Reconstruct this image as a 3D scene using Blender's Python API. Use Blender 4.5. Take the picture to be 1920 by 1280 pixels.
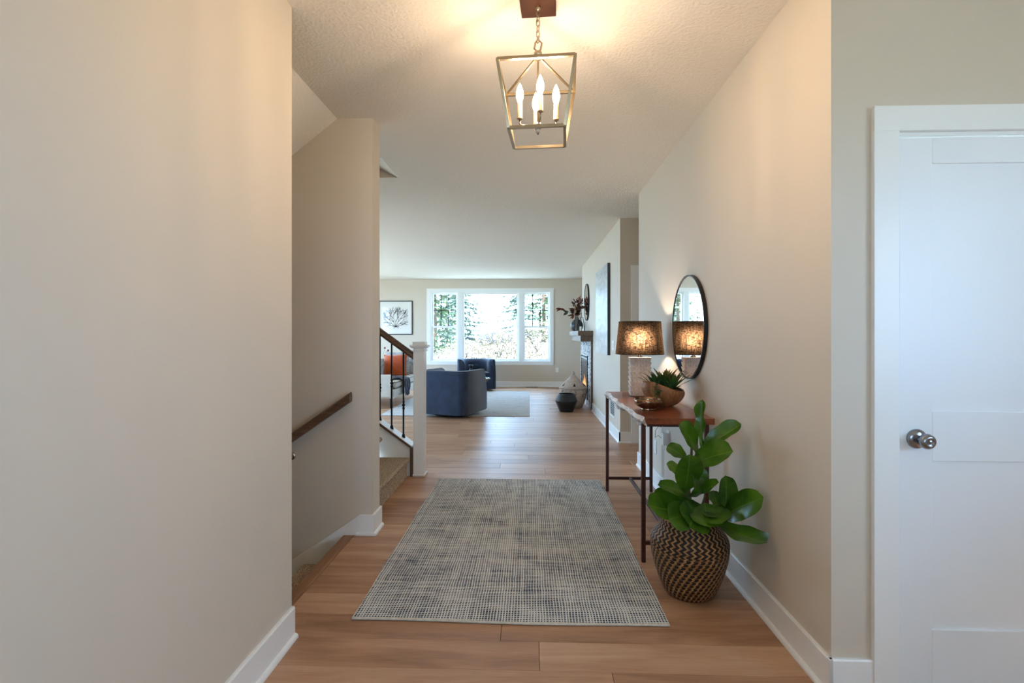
import bpy, bmesh, math, random
from math import sin, cos, pi, radians as R, sqrt, atan2
from mathutils import Vector, Matrix

for o in list(bpy.data.objects):
    bpy.data.objects.remove(o)
sc = bpy.context.scene
COL = sc.collection
H = 2.743          # ceiling height
RW = 1.104         # hall right wall plane
LW = -1.035        # hall left wall plane
BW = 13.05         # living room back wall plane

# ------------------------------------------------------------------ camera
cam_d = bpy.data.cameras.new('camera')
cam_d.sensor_width = 36.0
cam_d.lens = 18.0
cam_d.shift_y = -12.0 / 1920.0
cam_d.clip_start = 0.02
cam_d.clip_end = 400
cam = bpy.data.objects.new('camera', cam_d)
cam.location = (0, 0, 1.315)
cam.rotation_euler = (R(90), 0, math.atan(33.0 / 960.0))
COL.objects.link(cam)
sc.camera = cam

# ------------------------------------------------------------------ exposure
sc.view_settings.view_transform = 'Standard'
sc.view_settings.look = 'None'
sc.view_settings.gamma = 1.0
sc.view_settings.use_curve_mapping = False
sc.view_settings.exposure = 0.70

# ------------------------------------------------------------------ world, sun, window portals
SKY_STRENGTH = 11.0
SUN_STRENGTH = 8.0
wld = bpy.data.worlds.new('sky')
sc.world = wld
wld.use_nodes = True
wn = wld.node_tree
wn.nodes.clear()
_o = wn.nodes.new('ShaderNodeOutputWorld')
_b = wn.nodes.new('ShaderNodeBackground')
_b.inputs[0].default_value = (0.40, 0.67, 1.0, 1)
_b.inputs[1].default_value = SKY_STRENGTH
wn.links.new(_b.outputs[0], _o.inputs[0])

sd = bpy.data.lights.new('sun_offscreen', 'SUN')
sd.energy = SUN_STRENGTH
sd.angle = R(0.6)
sd.color = (1.0, 0.95, 0.87)
sun = bpy.data.objects.new('sun_offscreen', sd)
sun.rotation_euler = Vector((-0.25, 0.62, -0.74)).to_track_quat('-Z', 'Y').to_euler()
sun.location = (0, -10, 14)
COL.objects.link(sun)

def portal(name, loc, direction, sx, sy):
    l = bpy.data.lights.new(name, 'AREA')
    l.shape = 'RECTANGLE'
    l.size = sx
    l.size_y = sy
    l.cycles.is_portal = True
    o = bpy.data.objects.new(name, l)
    o.location = loc
    o.rotation_euler = Vector(direction).to_track_quat('-Z', 'Y').to_euler()
    COL.objects.link(o)

portal('window_back_portal', (-1.0, BW + 0.13, 1.53), (0, -1, 0), 3.1, 1.8)
portal('window_living_portal_offscreen', (-5.62, 8.8, 1.35), (1, 0, 0), 6.2, 2.2)
portal('window_foyer_portal_offscreen', (2.93, -0.1, 1.65), (-1, 0, 0), 1.6, 1.1)
portal('window_entry_portal_offscreen', (-0.1, -1.72, 1.25), (0, 1, 0), 1.7, 2.1)

cy = sc.cycles
cy.max_bounces = 10
cy.diffuse_bounces = 6
cy.glossy_bounces = 5
cy.transmission_bounces = 8
cy.transparent_max_bounces = 12
cy.sample_clamp_indirect = 6.0
cy.caustics_reflective = False
cy.caustics_refractive = False
cy.use_denoising = True

# ------------------------------------------------------------------ materials
MATS = {}

def srgb(r, g, b):
    def c(v):
        v /= 255.0
        return v / 12.92 if v <= 0.04045 else ((v + 0.055) / 1.055) ** 2.4
    return (c(r), c(g), c(b), 1.0)

class NT:
    """small helper around a node tree"""
    def __init__(self, name):
        self.m = bpy.data.materials.new(name)
        self.m.use_nodes = True
        self.t = self.m.node_tree
        self.t.nodes.clear()
        self.out = self.t.nodes.new('ShaderNodeOutputMaterial')
    def n(self, typ, inputs=None, **props):
        nd = self.t.nodes.new('ShaderNode' + typ)
        for k, v in props.items():
            setattr(nd, k, v)
        for k, v in (inputs or {}).items():
            s = nd.inputs[k]
            if isinstance(v, bpy.types.NodeSocket):
                self.t.links.new(v, s)
            else:
                s.default_value = v
        return nd
    def math(self, op, a, b=0.0, c=0.0, clamp=False):
        return self.n('Math', {0: a, 1: b, 2: c}, operation=op, use_clamp=clamp).outputs[0]
    def mix(self, fac, a, b, blend='MIX'):
        nd = self.t.nodes.new('ShaderNodeMix')
        nd.data_type = 'RGBA'
        nd.blend_type = blend
        for idx, v in ((0, fac), (6, a), (7, b)):
            if isinstance(v, bpy.types.NodeSocket):
                self.t.links.new(v, nd.inputs[idx])
            else:
                nd.inputs[idx].default_value = v
        return nd.outputs[2]
    def ramp(self, fac, stops, interp='LINEAR'):
        nd = self.t.nodes.new('ShaderNodeValToRGB')
        nd.color_ramp.interpolation = interp
        e = nd.color_ramp.elements
        while len(e) < len(stops):
            e.new(0.5)
        for i, (p, c) in enumerate(stops):
            e[i].position = p
            e[i].color = c
        self.t.links.new(fac, nd.inputs[0])
        return nd.outputs[0]
    def coord(self, kind='Object'):
        return self.n('TexCoord').outputs[kind]
    def mapping(self, vec, scale=(1, 1, 1), loc=(0, 0, 0), rot=(0, 0, 0)):
        return self.n('Mapping', {'Vector': vec, 'Scale': scale, 'Location': loc, 'Rotation': rot}).outputs[0]
    def noise(self, vec, scale=5.0, detail=3.0, rough=0.5, dist=0.0):
        return self.n('TexNoise', {'Vector': vec, 'Scale': scale, 'Detail': detail, 'Roughness': rough, 'Distortion': dist}).outputs[0]
    def bump(self, height, strength=0.2, distance=0.01):
        return self.n('Bump', {'Height': height, 'Strength': strength, 'Distance': distance}).outputs[0]
    def bsdf(self, color, rough=0.5, metal=0.0, normal=None, spec=0.5, **kw):
        ins = {'Base Color': color, 'Roughness': rough, 'Metallic': metal, 'Specular IOR Level': spec}
        ins.update(kw)
        if normal is not None:
            ins['Normal'] = normal
        nd = self.n('BsdfPrincipled', ins)
        self.t.links.new(nd.outputs[0], self.out.inputs[0])
        return nd
    def done(self, key):
        MATS[key] = self.m
        return self.m

def plain(key, color, rough=0.5, metal=0.0, bump=None, spec=0.5, vary=0.0, vscale=6.0, **kw):
    t = NT(key)
    c = t.coord()
    col = color
    if vary > 0:
        f = t.noise(c, vscale, 4)
        dark = tuple(x * (1 - vary) for x in color[:3]) + (1,)
        lite = tuple(min(1, x * (1 + vary)) for x in color[:3]) + (1,)
        col = t.ramp(f, [(0.3, dark), (0.7, lite)])
    nrm = None
    if bump:
        nrm = t.bump(t.noise(c, bump[0], 3), bump[1], bump[2] if len(bump) > 2 else 0.005)
    t.bsdf(col, rough, metal, nrm, spec, **kw)
    return t.done(key)

plain('wall', srgb(213, 201, 185), 0.62, bump=(260, 0.12, 0.002), spec=0.3)
plain('trim', srgb(240, 239, 236), 0.35, bump=(30, 0.02, 0.002))
plain('door_paint', srgb(238, 239, 240), 0.4, bump=(60, 0.02, 0.002))
plain('dark_metal', srgb(28, 26, 26), 0.45, 0.6)
plain('black_frame', srgb(18, 17, 18), 0.4)
plain('nickel', srgb(176, 172, 168), 0.25, 1.0)
plain('knob_metal', srgb(150, 150, 155), 0.22, 1.0)
plain('lantern_brass', srgb(178, 160, 132), 0.28, 1.0)
plain('canopy_brown', srgb(120, 84, 66), 0.4, 0.8)  # darker, browner metal than the lantern cage
plain('candle_sleeve', srgb(178, 152, 116), 0.4, 0.6)
plain('plastic_white', srgb(236, 236, 233), 0.4)
plain('slot_dark', srgb(22, 22, 24), 0.7)
plain('ground_out', srgb(206, 198, 178), 0.9, vary=0.25, vscale=1.2)
plain('rock', srgb(70, 70, 76), 0.85, bump=(6, 0.6, 0.05), vary=0.25, vscale=3)
plain('siding', srgb(226, 228, 230), 0.6)
plain('roof_out', srgb(110, 108, 110), 0.8)
plain('bark', srgb(100, 80, 62), 0.9, bump=(25, 0.6, 0.02))
plain('conifer', srgb(96, 116, 80), 0.7, vary=0.35, vscale=5)
plain('conifer_blue', srgb(98, 118, 100), 0.7, vary=0.35, vscale=5)
plain('broadleaf', srgb(84, 92, 48), 0.7, vary=0.3, vscale=5)
plain('dry_leaf', srgb(124, 110, 86), 0.8, vary=0.35, vscale=9)
plain('dry_twig', srgb(60, 50, 44), 0.9)

def mat_ceiling():
    t = NT('ceiling')
    c = t.n('NewGeometry').outputs['Position']
    a = t.noise(c, 75, 4, 0.6)
    b = t.n('TexVoronoi', {'Vector': c, 'Scale': 55.0}).outputs[0]
    hgt = t.math('ADD', t.math('MULTIPLY', a, 1.0), t.math('MULTIPLY', b, 0.5))
    t.bsdf(srgb(242, 235, 225), 0.85, 0, t.bump(hgt, 0.55, 0.006), 0.2)
    t.done('ceiling')
mat_ceiling()

def mat_floor():
    t = NT('oak_plank')
    c = t.coord()
    rnd = t.n('ObjectInfo').outputs['Random']
    off = t.n('CombineXYZ', {0: t.math('MULTIPLY', rnd, 37.0), 1: t.math('MULTIPLY', rnd, 91.0), 2: 0.0}).outputs[0]
    v = t.n('VectorMath', {0: c, 1: off}, operation='ADD').outputs[0]
    big = t.noise(t.mapping(v, (0.9, 7, 1)), 1.6, 3, 0.55, 0.8)
    fine = t.noise(t.mapping(v, (5, 120, 1)), 1.6, 4, 0.7, 0.3)
    knot = t.noise(v, 3.3, 2)
    f = t.math('ADD', t.math('MULTIPLY', big, 0.65), t.math('MULTIPLY', fine, 0.35))
    f = t.math('ADD', f, t.math('MULTIPLY', t.math('SUBTRACT', rnd, 0.5), 0.22))
    col = t.ramp(f, [(0.25, srgb(140, 102, 76)), (0.48, srgb(178, 136, 106)), (0.75, srgb(204, 166, 136))])
    col = t.mix(t.math('MULTIPLY', t.math('GREATER_THAN', knot, 0.72), 0.25), col, srgb(100, 66, 44))
    rg = t.math('MULTIPLY_ADD', fine, 0.12, 0.33)
    t.bsdf(col, rg, 0, t.bump(fine, 0.08, 0.002), 0.3)
    t.done('oak_plank')
mat_floor()

def mat_wood(key, c0, c1, c2, axis=0, rough=0.45, scale=1.0, bump=0.15):
    t = NT(key)
    c = t.coord()
    s = [38.0 * scale] * 3
    s[axis] = 1.6 * scale
    g = t.noise(t.mapping(c, tuple(s)), 1.0, 4, 0.65, 0.6)
    b = t.noise(c, 3.0 * scale, 3)
    f = t.math('ADD', t.math('MULTIPLY', g, 0.7), t.math('MULTIPLY', b, 0.3))
    t.bsdf(t.ramp(f, [(0.3, c0), (0.5, c1), (0.72, c2)]), rough, 0, t.bump(g, bump, 0.003), 0.5)
    return t.done(key)
mat_wood('oak_dark_x', srgb(64, 44, 32), srgb(98, 72, 54), srgb(124, 96, 74), 0, 0.4)
mat_wood('oak_nosing', srgb(108, 74, 48), srgb(140, 98, 66), srgb(170, 128, 94), 1, 0.4)
mat_wood('mantel_wood', srgb(66, 48, 36), srgb(100, 76, 58), srgb(128, 100, 78), 1, 0.42)
mat_wood('table_wood', srgb(92, 46, 28), srgb(128, 68, 43), srgb(156, 90, 60), 1, 0.28, 0.5)
mat_wood('teak_bowl', srgb(96, 58, 34), srgb(150, 98, 60), srgb(192, 146, 102), 2, 0.5, 0.8, 0.3)
plain('table_steel', srgb(74, 40, 32), 0.42, 0.25, bump=(90, 0.1, 0.002), vary=0.2, vscale=20)

def mat_live_edge():
    t = NT('live_edge')
    c = t.coord()
    g = t.noise(t.mapping(c, (16, 5, 30)), 1.4, 4, 0.6, 0.5)
    sp = t.n('TexVoronoi', {'Vector': t.mapping(c, (9, 6, 9)), 'Scale': 1.6}).outputs[0]
    col = t.ramp(g, [(0.32, srgb(150, 136, 124)), (0.52, srgb(204, 198, 192)), (0.7, srgb(228, 224, 220))])
    col = t.mix(t.math('LESS_THAN', sp, 0.10), col, srgb(40, 24, 18))
    t.bsdf(col, 0.45, 0, t.bump(g, 0.6, 0.01), 0.4)
    t.done('live_edge')
mat_live_edge()

def mat_carpet():
    t = NT('carpet')
    c = t.coord()
    a = t.noise(c, 130, 3, 0.7)
    w = t.n('TexWave', {'Vector': c, 'Scale': 24.0, 'Distortion': 9.0, 'Detail': 2.0, 'Detail Scale': 3.0}).outputs[1]
    f = t.math('ADD', t.math('MULTIPLY', a, 0.6), t.math('MULTIPLY', w, 0.4))
    t.bsdf(t.ramp(f, [(0.25, srgb(132, 112, 90)), (0.55, srgb(190, 170, 146)), (0.8, srgb(222, 206, 184))]), 0.95, 0, t.bump(f, 0.8, 0.008), 0.1)
    t.done('carpet')
mat_carpet()

def mat_rug():
    t = NT('hall_rug')
    c = t.coord()
    wob = t.noise(c, 9.0, 2)
    sep = t.n('SeparateXYZ', {0: c}).outputs
    x = t.math('ADD', sep[0], t.math('MULTIPLY', wob, 0.010))
    y = t.math('ADD', sep[1], t.math('MULTIPLY', t.noise(c, 7.0, 2), 0.010))
    cell = 0.0135
    fx = t.math('FRACT', t.math('DIVIDE', x, cell))
    fy = t.math('FRACT', t.math('DIVIDE', y, cell * 1.15))
    def tri(f):
        return t.math('MULTIPLY', t.math('ABSOLUTE', t.math('SUBTRACT', f, 0.5)), 2.0)
    lx, ly = tri(fx), tri(fy)
    # each row / column of yarn has its own strength
    colk = t.n('TexWhiteNoise', {'W': t.math('FLOOR', t.math('DIVIDE', x, cell))}, noise_dimensions='1D').outputs[0]
    rowk = t.n('TexWhiteNoise', {'W': t.math('FLOOR', t.math('DIVIDE', y, cell * 1.15))}, noise_dimensions='1D').outputs[0]
    tx = t.math('MULTIPLY_ADD', colk, 0.30, 0.42)
    ty = t.math('MULTIPLY_ADD', rowk, 0.30, 0.46)
    streakx = t.noise(t.mapping(c, (6, 90, 1)), 1.0, 3)
    streaky = t.noise(t.mapping(c, (80, 5, 1)), 1.0, 3)
    patch = t.noise(c, 4.5, 4, 0.65)
    tx = t.math('ADD', tx, t.math('MULTIPLY', t.math('SUBTRACT', streaky, 0.5), 0.7))
    ty = t.math('ADD', ty, t.math('MULTIPLY', t.math('SUBTRACT', streakx, 0.5), 0.9))
    pk = t.math('MULTIPLY', t.math('SUBTRACT', patch, 0.44), 0.75)
    mx = t.math('GREATER_THAN', lx, t.math('ADD', tx, pk))
    my = t.math('GREATER_THAN', ly, t.math('ADD', ty, pk))
    line = t.math('MAXIMUM', mx, my)
    dark = t.ramp(t.noise(c, 60, 3, 0.7), [(0.3, srgb(38, 46, 64)), (0.55, srgb(68, 80, 102)), (0.8, srgb(114, 124, 142))])
    col = t.mix(line, dark, srgb(220, 219, 214))
    t.bsdf(col, 0.95, 0, t.bump(t.math('ADD', line, t.math('MULTIPLY', t.noise(c, 200, 2), 0.6)), 0.7, 0.006), 0.1)
    t.done('hall_rug')
mat_rug()
plain('rug_binding', srgb(206, 200, 186), 0.95, bump=(120, 0.6, 0.004), vary=0.12, vscale=60)

def mat_pale_rug():
    t = NT('pale_rug')
    c = t.coord()
    a = t.noise(t.mapping(c, (2, 9, 1)), 2.2, 5, 0.7, 1.2)
    b = t.noise(c, 45, 3, 0.7)
    f = t.math('ADD', t.math('MULTIPLY', a, 0.75), t.math('MULTIPLY', b, 0.25))
    t.bsdf(t.ramp(f, [(0.36, srgb(128, 126, 130)), (0.44, srgb(186, 183, 182)), (0.7, srgb(212, 208, 204))]), 0.95, 0, t.bump(b, 0.5, 0.006), 0.1)
    t.done('pale_rug')
mat_pale_rug()

def mat_fabric(key, c0, c1, scale=220, bump=0.4, rough=0.9, sheen=0.3):
    t = NT(key)
    c = t.coord()
    a = t.noise(c, scale, 3, 0.7)
    b = t.noise(c, 8, 3)
    f = t.math('ADD', t.math('MULTIPLY', a, 0.6), t.math('MULTIPLY', b, 0.4))
    t.bsdf(t.ramp(f, [(0.3, c0), (0.7, c1)]), rough, 0, t.bump(a, bump, 0.003), 0.2, **{'Sheen Weight': sheen})
    return t.done(key)
mat_fabric('navy_fabric', srgb(33, 42, 60), srgb(58, 69, 94))
mat_fabric('cream_fabric', srgb(196, 188, 176), srgb(222, 216, 206))
mat_fabric('orange_velvet', srgb(150, 56, 18), srgb(200, 88, 34), 90, 0.2, 0.7, 0.6)
mat_fabric('throw_navy', srgb(22, 28, 48), srgb(60, 66, 92), 60)
plain('piping', srgb(62, 58, 56), 0.8)
def mat_print_pillow():
    t = NT('print_pillow')
    c = t.coord()
    a = t.noise(t.mapping(c, (6, 6, 26)), 1.2, 4, 0.7, 1.0)
    t.bsdf(t.ramp(a, [(0.34, srgb(96, 104, 116)), (0.46, srgb(168, 170, 174)), (0.55, srgb(196, 192, 188)), (0.62, srgb(176, 130, 112)), (0.72, srgb(150, 156, 166))]), 0.9)
    t.done('print_pillow')
mat_print_pillow()

def mat_basket():
    t = NT('zigzag_weave')
    c = t.coord()
    s = t.n('SeparateXYZ', {0: c}).outputs
    ang = t.math('ARCTAN2', s[1], s[0])
    u = t.math('MULTIPLY', ang, 36.0 / (2 * pi))
    z = s[2]
    def tri(f):
        return t.math('ABSOLUTE', t.math('SUBTRACT', t.math('FRACT', f), 0.5))
    zig = t.math('MULTIPLY', tri(t.math('MULTIPLY', z, 40.0)), 1.15)
    stair = t.math('MULTIPLY', tri(t.math('MULTIPLY', z, 55.0)), 0.5)
    diag = t.math('ADD', t.math('MULTIPLY', z, -20.0), stair)
    low = t.math('LESS_THAN', z, 0.245)
    sh = t.math('ADD', t.math('MULTIPLY', low, diag), t.math('MULTIPLY', t.math('SUBTRACT', 1.0, low), zig))
    p = t.math('FRACT', t.math('ADD', u, sh))
    dash = t.math('GREATER_THAN', t.math('FRACT', t.math('MULTIPLY', z, 55.0)), 0.12)
    blk = t.math('GREATER_THAN', p, 0.40)
    blk = t.math('MULTIPLY', blk, t.math('MAXIMUM', dash, t.math('SUBTRACT', 1.0, low)))
    tan = t.ramp(t.noise(c, 40, 3), [(0.3, srgb(132, 92, 54)), (0.7, srgb(182, 142, 98))])
    dk = t.ramp(t.noise(c, 30, 2), [(0.3, srgb(16, 12, 11)), (0.7, srgb(42, 26, 20))])
    t.bsdf(t.mix(blk, tan, dk), 0.55, 0, t.bump(t.math('ADD', blk, t.noise(c, 90, 2)), 0.5, 0.004), 0.4)
    t.done('zigzag_weave')
mat_basket()
plain('rim_tan', srgb(190, 146, 96), 0.6, vary=0.15, vscale=30)

def mat_leaf(key, c0, c1, vein):
    t = NT(key)
    c = t.coord('UV')
    s = t.n('SeparateXYZ', {0: c}).outputs
    side = t.math('ABSOLUTE', t.math('SUBTRACT', s[0], 0.5))
    mid = t.math('LESS_THAN', side, 0.018)
    rib = t.math('LESS_THAN', t.math('FRACT', t.math('ADD', t.math('MULTIPLY', s[1], 7.0), t.math('MULTIPLY', side, -2.2))), 0.05)
    v = t.math('MULTIPLY', t.math('MAXIMUM', mid, t.math('MULTIPLY', rib, 0.5)), 0.55)
    base = t.ramp(t.noise(t.coord(), 7, 3), [(0.3, c0), (0.7, c1)])
    col = t.mix(v, base, vein)
    p = t.bsdf(col, 0.28, 0, t.bump(v, -0.3, 0.004), 0.5)
    tr = t.n('BsdfTranslucent', {0: col})
    mx = t.n('MixShader', {0: 0.18, 1: p.outputs[0], 2: tr.outputs[0]})
    t.t.links.new(mx.outputs[0], t.out.inputs[0])
    t.done(key)
mat_leaf('fiddle_leaf', srgb(38, 76, 12), srgb(86, 128, 30), srgb(118, 150, 66))
plain('plant_stem', srgb(86, 78, 50), 0.7)
plain('soil', srgb(44, 34, 28), 0.95, bump=(40, 0.8, 0.01))
def mat_succ():
    t = NT('succulent')
    s = t.n('SeparateXYZ', {0: t.coord('UV')}).outputs
    col = t.ramp(s[1], [(0.0, srgb(66, 106, 44)), (0.6, srgb(74, 116, 48)), (0.86, srgb(120, 108, 52)), (1.0, srgb(156, 84, 44))])
    t.bsdf(col, 0.45)
    t.done('succulent')
    t = NT('succulent_green')
    s = t.n('SeparateXYZ', {0: t.coord('UV')}).outputs
    col = t.ramp(t.noise(t.coord(), 30, 2), [(0.3, srgb(50, 88, 42)), (0.7, srgb(76, 116, 58))])
    t.bsdf(col, 0.45)
    t.done('succulent_green')
mat_succ()

def mat_lustre():
    t = NT('lustre_glass')
    c = t.coord()
    f = t.noise(c, 38, 4, 0.7)
    base = srgb(156, 124, 98)
    col = t.mix(t.math('MULTIPLY', t.math('GREATER_THAN', f, 0.56), 0.6), base, srgb(88, 64, 48))
    t.bsdf(col, 0.14, 0.9)
    t.done('lustre_glass')
mat_lustre()

def mat_ceramic_lamp():
    t = NT('lamp_ceramic')
    c = t.coord()
    f = t.noise(t.mapping(c, (90, 90, 12)), 1.0, 3)
    t.bsdf(t.ramp(f, [(0.3, srgb(200, 188, 174)), (0.7, srgb(242, 234, 224))]), 0.55, 0, t.bump(f, 0.3, 0.003))
    t.done('lamp_ceramic')
mat_ceramic_lamp()

def mat_shade():
    t = NT('shade_linen')
    c = t.coord()
    s = t.n('SeparateXYZ', {0: c}).outputs
    ang = t.math('ARCTAN2', s[1], s[0])
    vec = t.n('CombineXYZ', {0: ang, 1: s[2], 2: 0.0}).outputs[0]
    a = t.noise(t.mapping(vec, (7, 130, 1)), 1.0, 2, 0.5, 0.8)
    b = t.noise(t.mapping(vec, (34, 14, 1)), 1.0, 2, 0.5, 0.8)
    slub = t.math('MAXIMUM', t.math('GREATER_THAN', a, 0.54), t.math('MULTIPLY', t.math('GREATER_THAN', b, 0.57), 0.9))
    w = t.noise(c, 320, 2)
    col = t.mix(slub, t.ramp(w, [(0.3, srgb(176, 134, 96)), (0.7, srgb(226, 186, 142))]), srgb(84, 62, 46))
    d = t.n('BsdfDiffuse', {0: srgb(44, 38, 35)})
    tr = t.n('BsdfRefraction', {'Color': col, 'Roughness': 0.9, 'IOR': 1.6})
    tl = t.n('BsdfTranslucent', {0: col})
    m1 = t.n('MixShader', {0: 0.10, 1: tr.outputs[0], 2: tl.outputs[0]})
    m2 = t.n('MixShader', {0: 0.10, 1: d.outputs[0], 2: m1.outputs[0]})
    t.t.links.new(m2.outputs[0], t.out.inputs[0])
    t.done('shade_linen')
mat_shade()

def mat_emit(key, color, strength):
    t = NT(key)
    e = t.n('Emission', {0: color, 1: strength})
    t.t.links.new(e.outputs[0], t.out.inputs[0])
    t.done(key)
mat_emit('bulb_glow', (1.0, 0.74, 0.49, 1), 222.0)
mat_emit('lamp_bulb_glow', (1.0, 0.80, 0.62, 1), 175.0)
mat_emit('flame', (1.0, 0.36, 0.10, 1), 3.0)

def mat_glass(key, tint=(1, 1, 1, 1), refl=0.06):
    t = NT(key)
    a = t.n('BsdfTransparent', {0: tint})
    g = t.n('BsdfGlossy', {0: (1, 1, 1, 1), 'Roughness': 0.02})
    m = t.n('MixShader', {0: refl, 1: a.outputs[0], 2: g.outputs[0]})
    t.t.links.new(m.outputs[0], t.out.inputs[0])
    t.done(key)
mat_glass('pane_glass')
mat_glass('vase_glass', (0.45, 0.52, 0.56, 1), 0.14)
mat_glass('table_glass', (0.35, 0.40, 0.44, 1), 0.25)
mat_glass('picture_glass', (1, 1, 1, 1), 0.015)
plain('mirror', (0.92, 0.93, 0.94, 1), 0.015, 1.0)

def mat_canvas():
    t = NT('canvas_art')
    c = t.coord()
    n = t.noise(t.mapping(c, (3, 1.2, 5)), 2.0, 5, 0.6, 0.8)
    t.bsdf(t.ramp(n, [(0.3, srgb(158, 162, 165)), (0.5, srgb(186, 187, 186)), (0.72, srgb(212, 209, 200))]), 0.38, 0, t.bump(n, 0.3, 0.004))
    t.done('canvas_art')
mat_canvas()
plain('canvas_edge', srgb(58, 58, 60), 0.6)
plain('paper', srgb(232, 229, 222), 0.8)
plain('ink', srgb(46, 44, 44), 0.8)
plain('ceramic_black', srgb(28, 29, 31), 0.3)
plain('vase_dark', srgb(30, 34, 40), 0.35)
plain('grass_basket', srgb(186, 164, 148), 0.85, bump=(70, 0.6, 0.006), vary=0.14, vscale=22)
plain('basket_dark', srgb(48, 32, 30), 0.85)
plain('burgundy_leaf', srgb(86, 40, 34), 0.6, vary=0.35, vscale=30)
plain('rust_leaf', srgb(124, 66, 44), 0.6, vary=0.3, vscale=30)
plain('olive_leaf', srgb(72, 78, 58), 0.6, vary=0.3, vscale=30)
plain('pink_bloom', srgb(158, 100, 92), 0.8, vary=0.35, vscale=40)
plain('cream_bloom', srgb(206, 190, 150), 0.8, vary=0.2, vscale=40)
plain('berry', srgb(88, 36, 34), 0.35)
plain('firebox_black', srgb(30, 36, 48), 0.25)
plain('stone_white', srgb(214, 212, 210), 0.7, vary=0.25, vscale=25)
plain('stone_grey', srgb(120, 116, 116), 0.7, vary=0.3, vscale=25)
plain('sofa_leg', srgb(44, 32, 26), 0.5)
plain('candle_wax', srgb(226, 220, 208), 0.6)

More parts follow.
